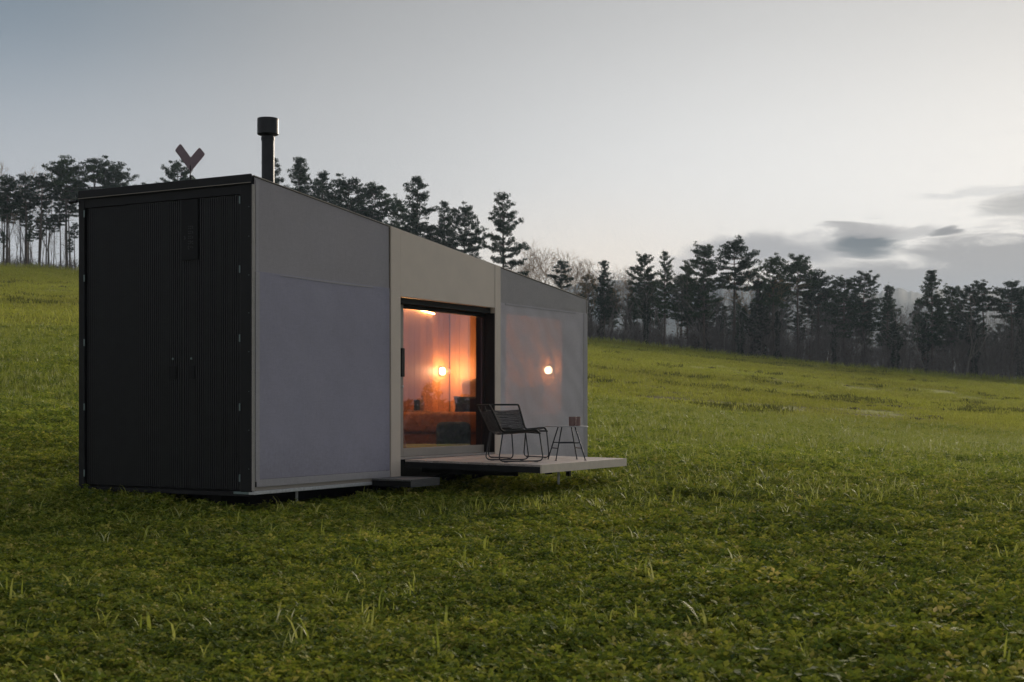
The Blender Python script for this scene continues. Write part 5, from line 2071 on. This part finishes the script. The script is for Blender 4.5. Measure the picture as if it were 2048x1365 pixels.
def build_fields():
    cl = [proto_obj('clover', *clover_clump(100 + i, 26, 0.11, 0.03, 0.12), 'clover_leaves') for i in range(5)]
    cl += [proto_obj('clover', *clover_clump(110 + i, 30, 0.14, 0.02, 0.08), 'clover_leaves') for i in range(3)]
    cl2 = [proto_obj('clover', *clover_clump(120 + i, 28, 0.13, 0.03, 0.10), 'pale_clover_leaves') for i in range(5)]
    # near and middle clover
    X, Y = field_points(62000, 5.5, 24, 1.55, 1)
    X2, Y2 = field_points(34000, 22, 62, 1.05, 2)
    sc = np.concatenate([np.random.default_rng(3).uniform(0.7, 1.4, len(X)), np.random.default_rng(4).uniform(1.0, 1.7, len(X2))])
    X, Y = np.concatenate([X, X2]), np.concatenate([Y, Y2])
    patch = value_noise(X * 0.55, Y * 0.55, 40) + 0.6 * value_noise(X * 1.7, Y * 1.7, 41)
    keep = outside_cabin(X, Y)
    sc = sc * (1 + 0.42 * patch)
    edge = 57 + value_noise(X * 0.2, X * 0.0, 77) * 6
    keep &= Y < edge
    X, Y, sc = X[keep], Y[keep], sc[keep]
    nearer = Y < 20 + 6 * np.random.default_rng(8).random(len(Y))
    P3 = np.stack([X, Y, ground_z(X, Y) - 0.01], 1)
    scatter('clover_field', P3[nearer], sc[nearer], cl, 'clover_leaves', 'low leafy clover crop covering the field in front of and around the cabin', 'clover', 6)
    scatter('pale_clover', P3[~nearer], sc[~nearer], cl2, 'pale_clover_leaves', 'lighter clover mixed with grass further up the field', 'clover', 7)
    # cereal-like blades standing among the clover, thicker further out
    gr = [proto_obj('grass', *grass_tuft(200 + i, 3 + i, 0.20 + 0.02 * i, 0.06, 0.0065, 0.85), 'grass_blades') for i in range(4)]
    gr += [proto_obj('grass', *grass_tuft(210 + i, 2, 0.26, 0.03, 0.0085, 1.0), 'grass_blades') for i in range(2)]
    X, Y = field_points(850, 6.0, 17, 1.7, 11)
    X2, Y2 = field_points(88000, 15, 60, 1.35, 12)
    d2 = value_noise(X2 * 0.16, Y2 * 0.16, 51) + 0.5 * value_noise(X2 * 0.5, Y2 * 0.5, 52) + np.clip((Y2 - 16) / 28, 0, 0.9) - 0.14 + 0.08 * (X2 / Y2 > 0.05)
    k2 = (Y2 < 58.5 + value_noise(X2 * 0.2, X2 * 0.0, 77) * 6) & (d2 > np.random.default_rng(13).uniform(-0.1, 0.5, len(X2)))
    p1 = value_noise(X * 0.35, Y * 0.35, 53) > 0.02
    X, Y = np.concatenate([X[p1], X2[k2]]), np.concatenate([Y[p1], Y2[k2]])
    re_ = np.random.default_rng(16)
    Xe = re_.uniform(-72, 76, 3800)
    Ye = re_.normal(182.3, 0.9, 3800)
    X, Y = np.concatenate([X, Xe]), np.concatenate([Y, Ye])
    keep = outside_cabin(X, Y, 0.05)
    rx, ry = X - BASE.x, Y - BASE.y
    lx, ly = rx * DX.x + ry * DX.y, rx * DY.x + ry * DY.y
    keep &= ~((lx > 2.0) & (lx < 5.5) & (ly < 0.2) & (ly > -2.15))
    X, Y = X[keep], Y[keep]
    sc = np.random.default_rng(14).uniform(0.6, 1.25, len(X)) * np.where(Y > 30, 1.15, 1.0) * np.where(Y > 150, 3.2, 1.0)
    scatter('tall_grass', np.stack([X, Y, ground_z(X, Y)], 1), sc, gr, 'grass_blades', 'scattered taller grass blades bending over the clover', 'grass', 15)
    # short pasture turf on the hillside
    pg = [proto_obj('turf', *grass_tuft(300 + i, 26, 0.085, 0.55, 0.010, 0.8), 'pasture_blades') for i in range(4)]
    X, Y = field_points(60000, 45, 182, 1.2, 21, umax=0.40, pad=1)
    edge = 49 + value_noise(X * 0.2, X * 0.0, 77) * 6
    patch = value_noise(X * 0.12, Y * 0.3, 60) + 0.5 * value_noise(X * 0.5, Y * 0.9, 61)
    keep = (Y > edge) & (patch > -0.30 + 0.16 * np.clip((100 - Y) / 40, 0, 1) * (Y > 62))
    X, Y = X[keep], Y[keep]
    sc = np.random.default_rng(22).uniform(0.7, 1.4, len(X)) * (1 + Y / 160)
    tk = [proto_obj('tussock', *grass_tuft(320 + i, 70, 0.13, 0.42, 0.012, 0.9), 'tussock_blades') for i in range(3)]
    Xt, Yt = field_points(9000, 52, 180, 1.3, 31, umax=0.40, pad=1)
    pt = value_noise(Xt * 0.10, Yt * 0.22, 64) + 0.7 * value_noise(Xt * 0.45, Yt * 0.8, 65)
    kt = pt > 0.30
    Xt, Yt = Xt[kt], Yt[kt]
    st_ = np.random.default_rng(33).uniform(0.7, 1.7, len(Xt)) * (1 + Yt / 220)
    scatter('pasture_tussocks', np.stack([Xt, Yt, ground_z(Xt, Yt)], 1), st_, tk, 'tussock_blades', 'darker tussocks and clods dotted over the pasture slope', 'grass', 34)
    scatter('pasture_grass', np.stack([X, Y, ground_z(X, Y)], 1), sc, pg, 'pasture_blades', 'short green pasture grass on the hillside below the wood', 'grass', 23)


build_fields()


def build_molehills():
    rs = np.random.default_rng(91)
    spots = []
    # the clods visible on the slope (photograph pixels, walked down to the ground)
    for i in range(34):
        u = rs.uniform(1180, 2040)
        Yd = rs.uniform(62, 120)
        spots.append((u, Yd))
    for i in range(8):
        spots.append((rs.uniform(5, 155), rs.uniform(58, 150)))
    base = None
    for (px, Yd) in spots:
        x = (px - 1024) / F * Yd
        z = gz(x, Yd)
        if base is None:
            m = MB()
            nr, na = 5, 14
            m.v.append((0, 0, 0.14))
            for j in range(1, nr + 1):
                for k in range(na):
                    r_ = j / nr * (0.4 + 0.08 * rs.normal())
                    m.v.append((r_ * math.cos(2 * PI * k / na), r_ * math.sin(2 * PI * k / na), 0.14 * (1 - (j / nr) ** 1.5) + (rs.normal() * 0.015 if j < nr else -0.03)))
            for k in range(na):
                m.f.append((0, 1 + k, 1 + (k + 1) % na))
            for j in range(nr - 1):
                for k in range(na):
                    a, b = 1 + j * na + k, 1 + j * na + (k + 1) % na
                    m.f.append((a, a + na, b + na, b))
            o = m.build('molehill', MAT['soil_mound'], smooth=True)
            base = o
        else:
            o = base.copy()
            COL.objects.link(o)
        o.location = (x, Yd, z)
        s = rs.uniform(0.45, 1.15)
        o.scale = (s * rs.uniform(0.9, 1.8), s, s * rs.uniform(0.6, 1.2))
        o.rotation_euler = (0, 0, rs.uniform(-0.4, 0.4))
        tag(o, 'small dark molehill of bare soil on the pasture slope', 'molehill', 'molehills on the pasture')


build_molehills()
# prototypes that found no place
for fam in list(PINES.values()) + [BARES, POLES, IVIES]:
    for p in fam:
        if p.name not in USED:
            for c in list(p.children):
                bpy.data.objects.remove(c)
            bpy.data.objects.remove(p)
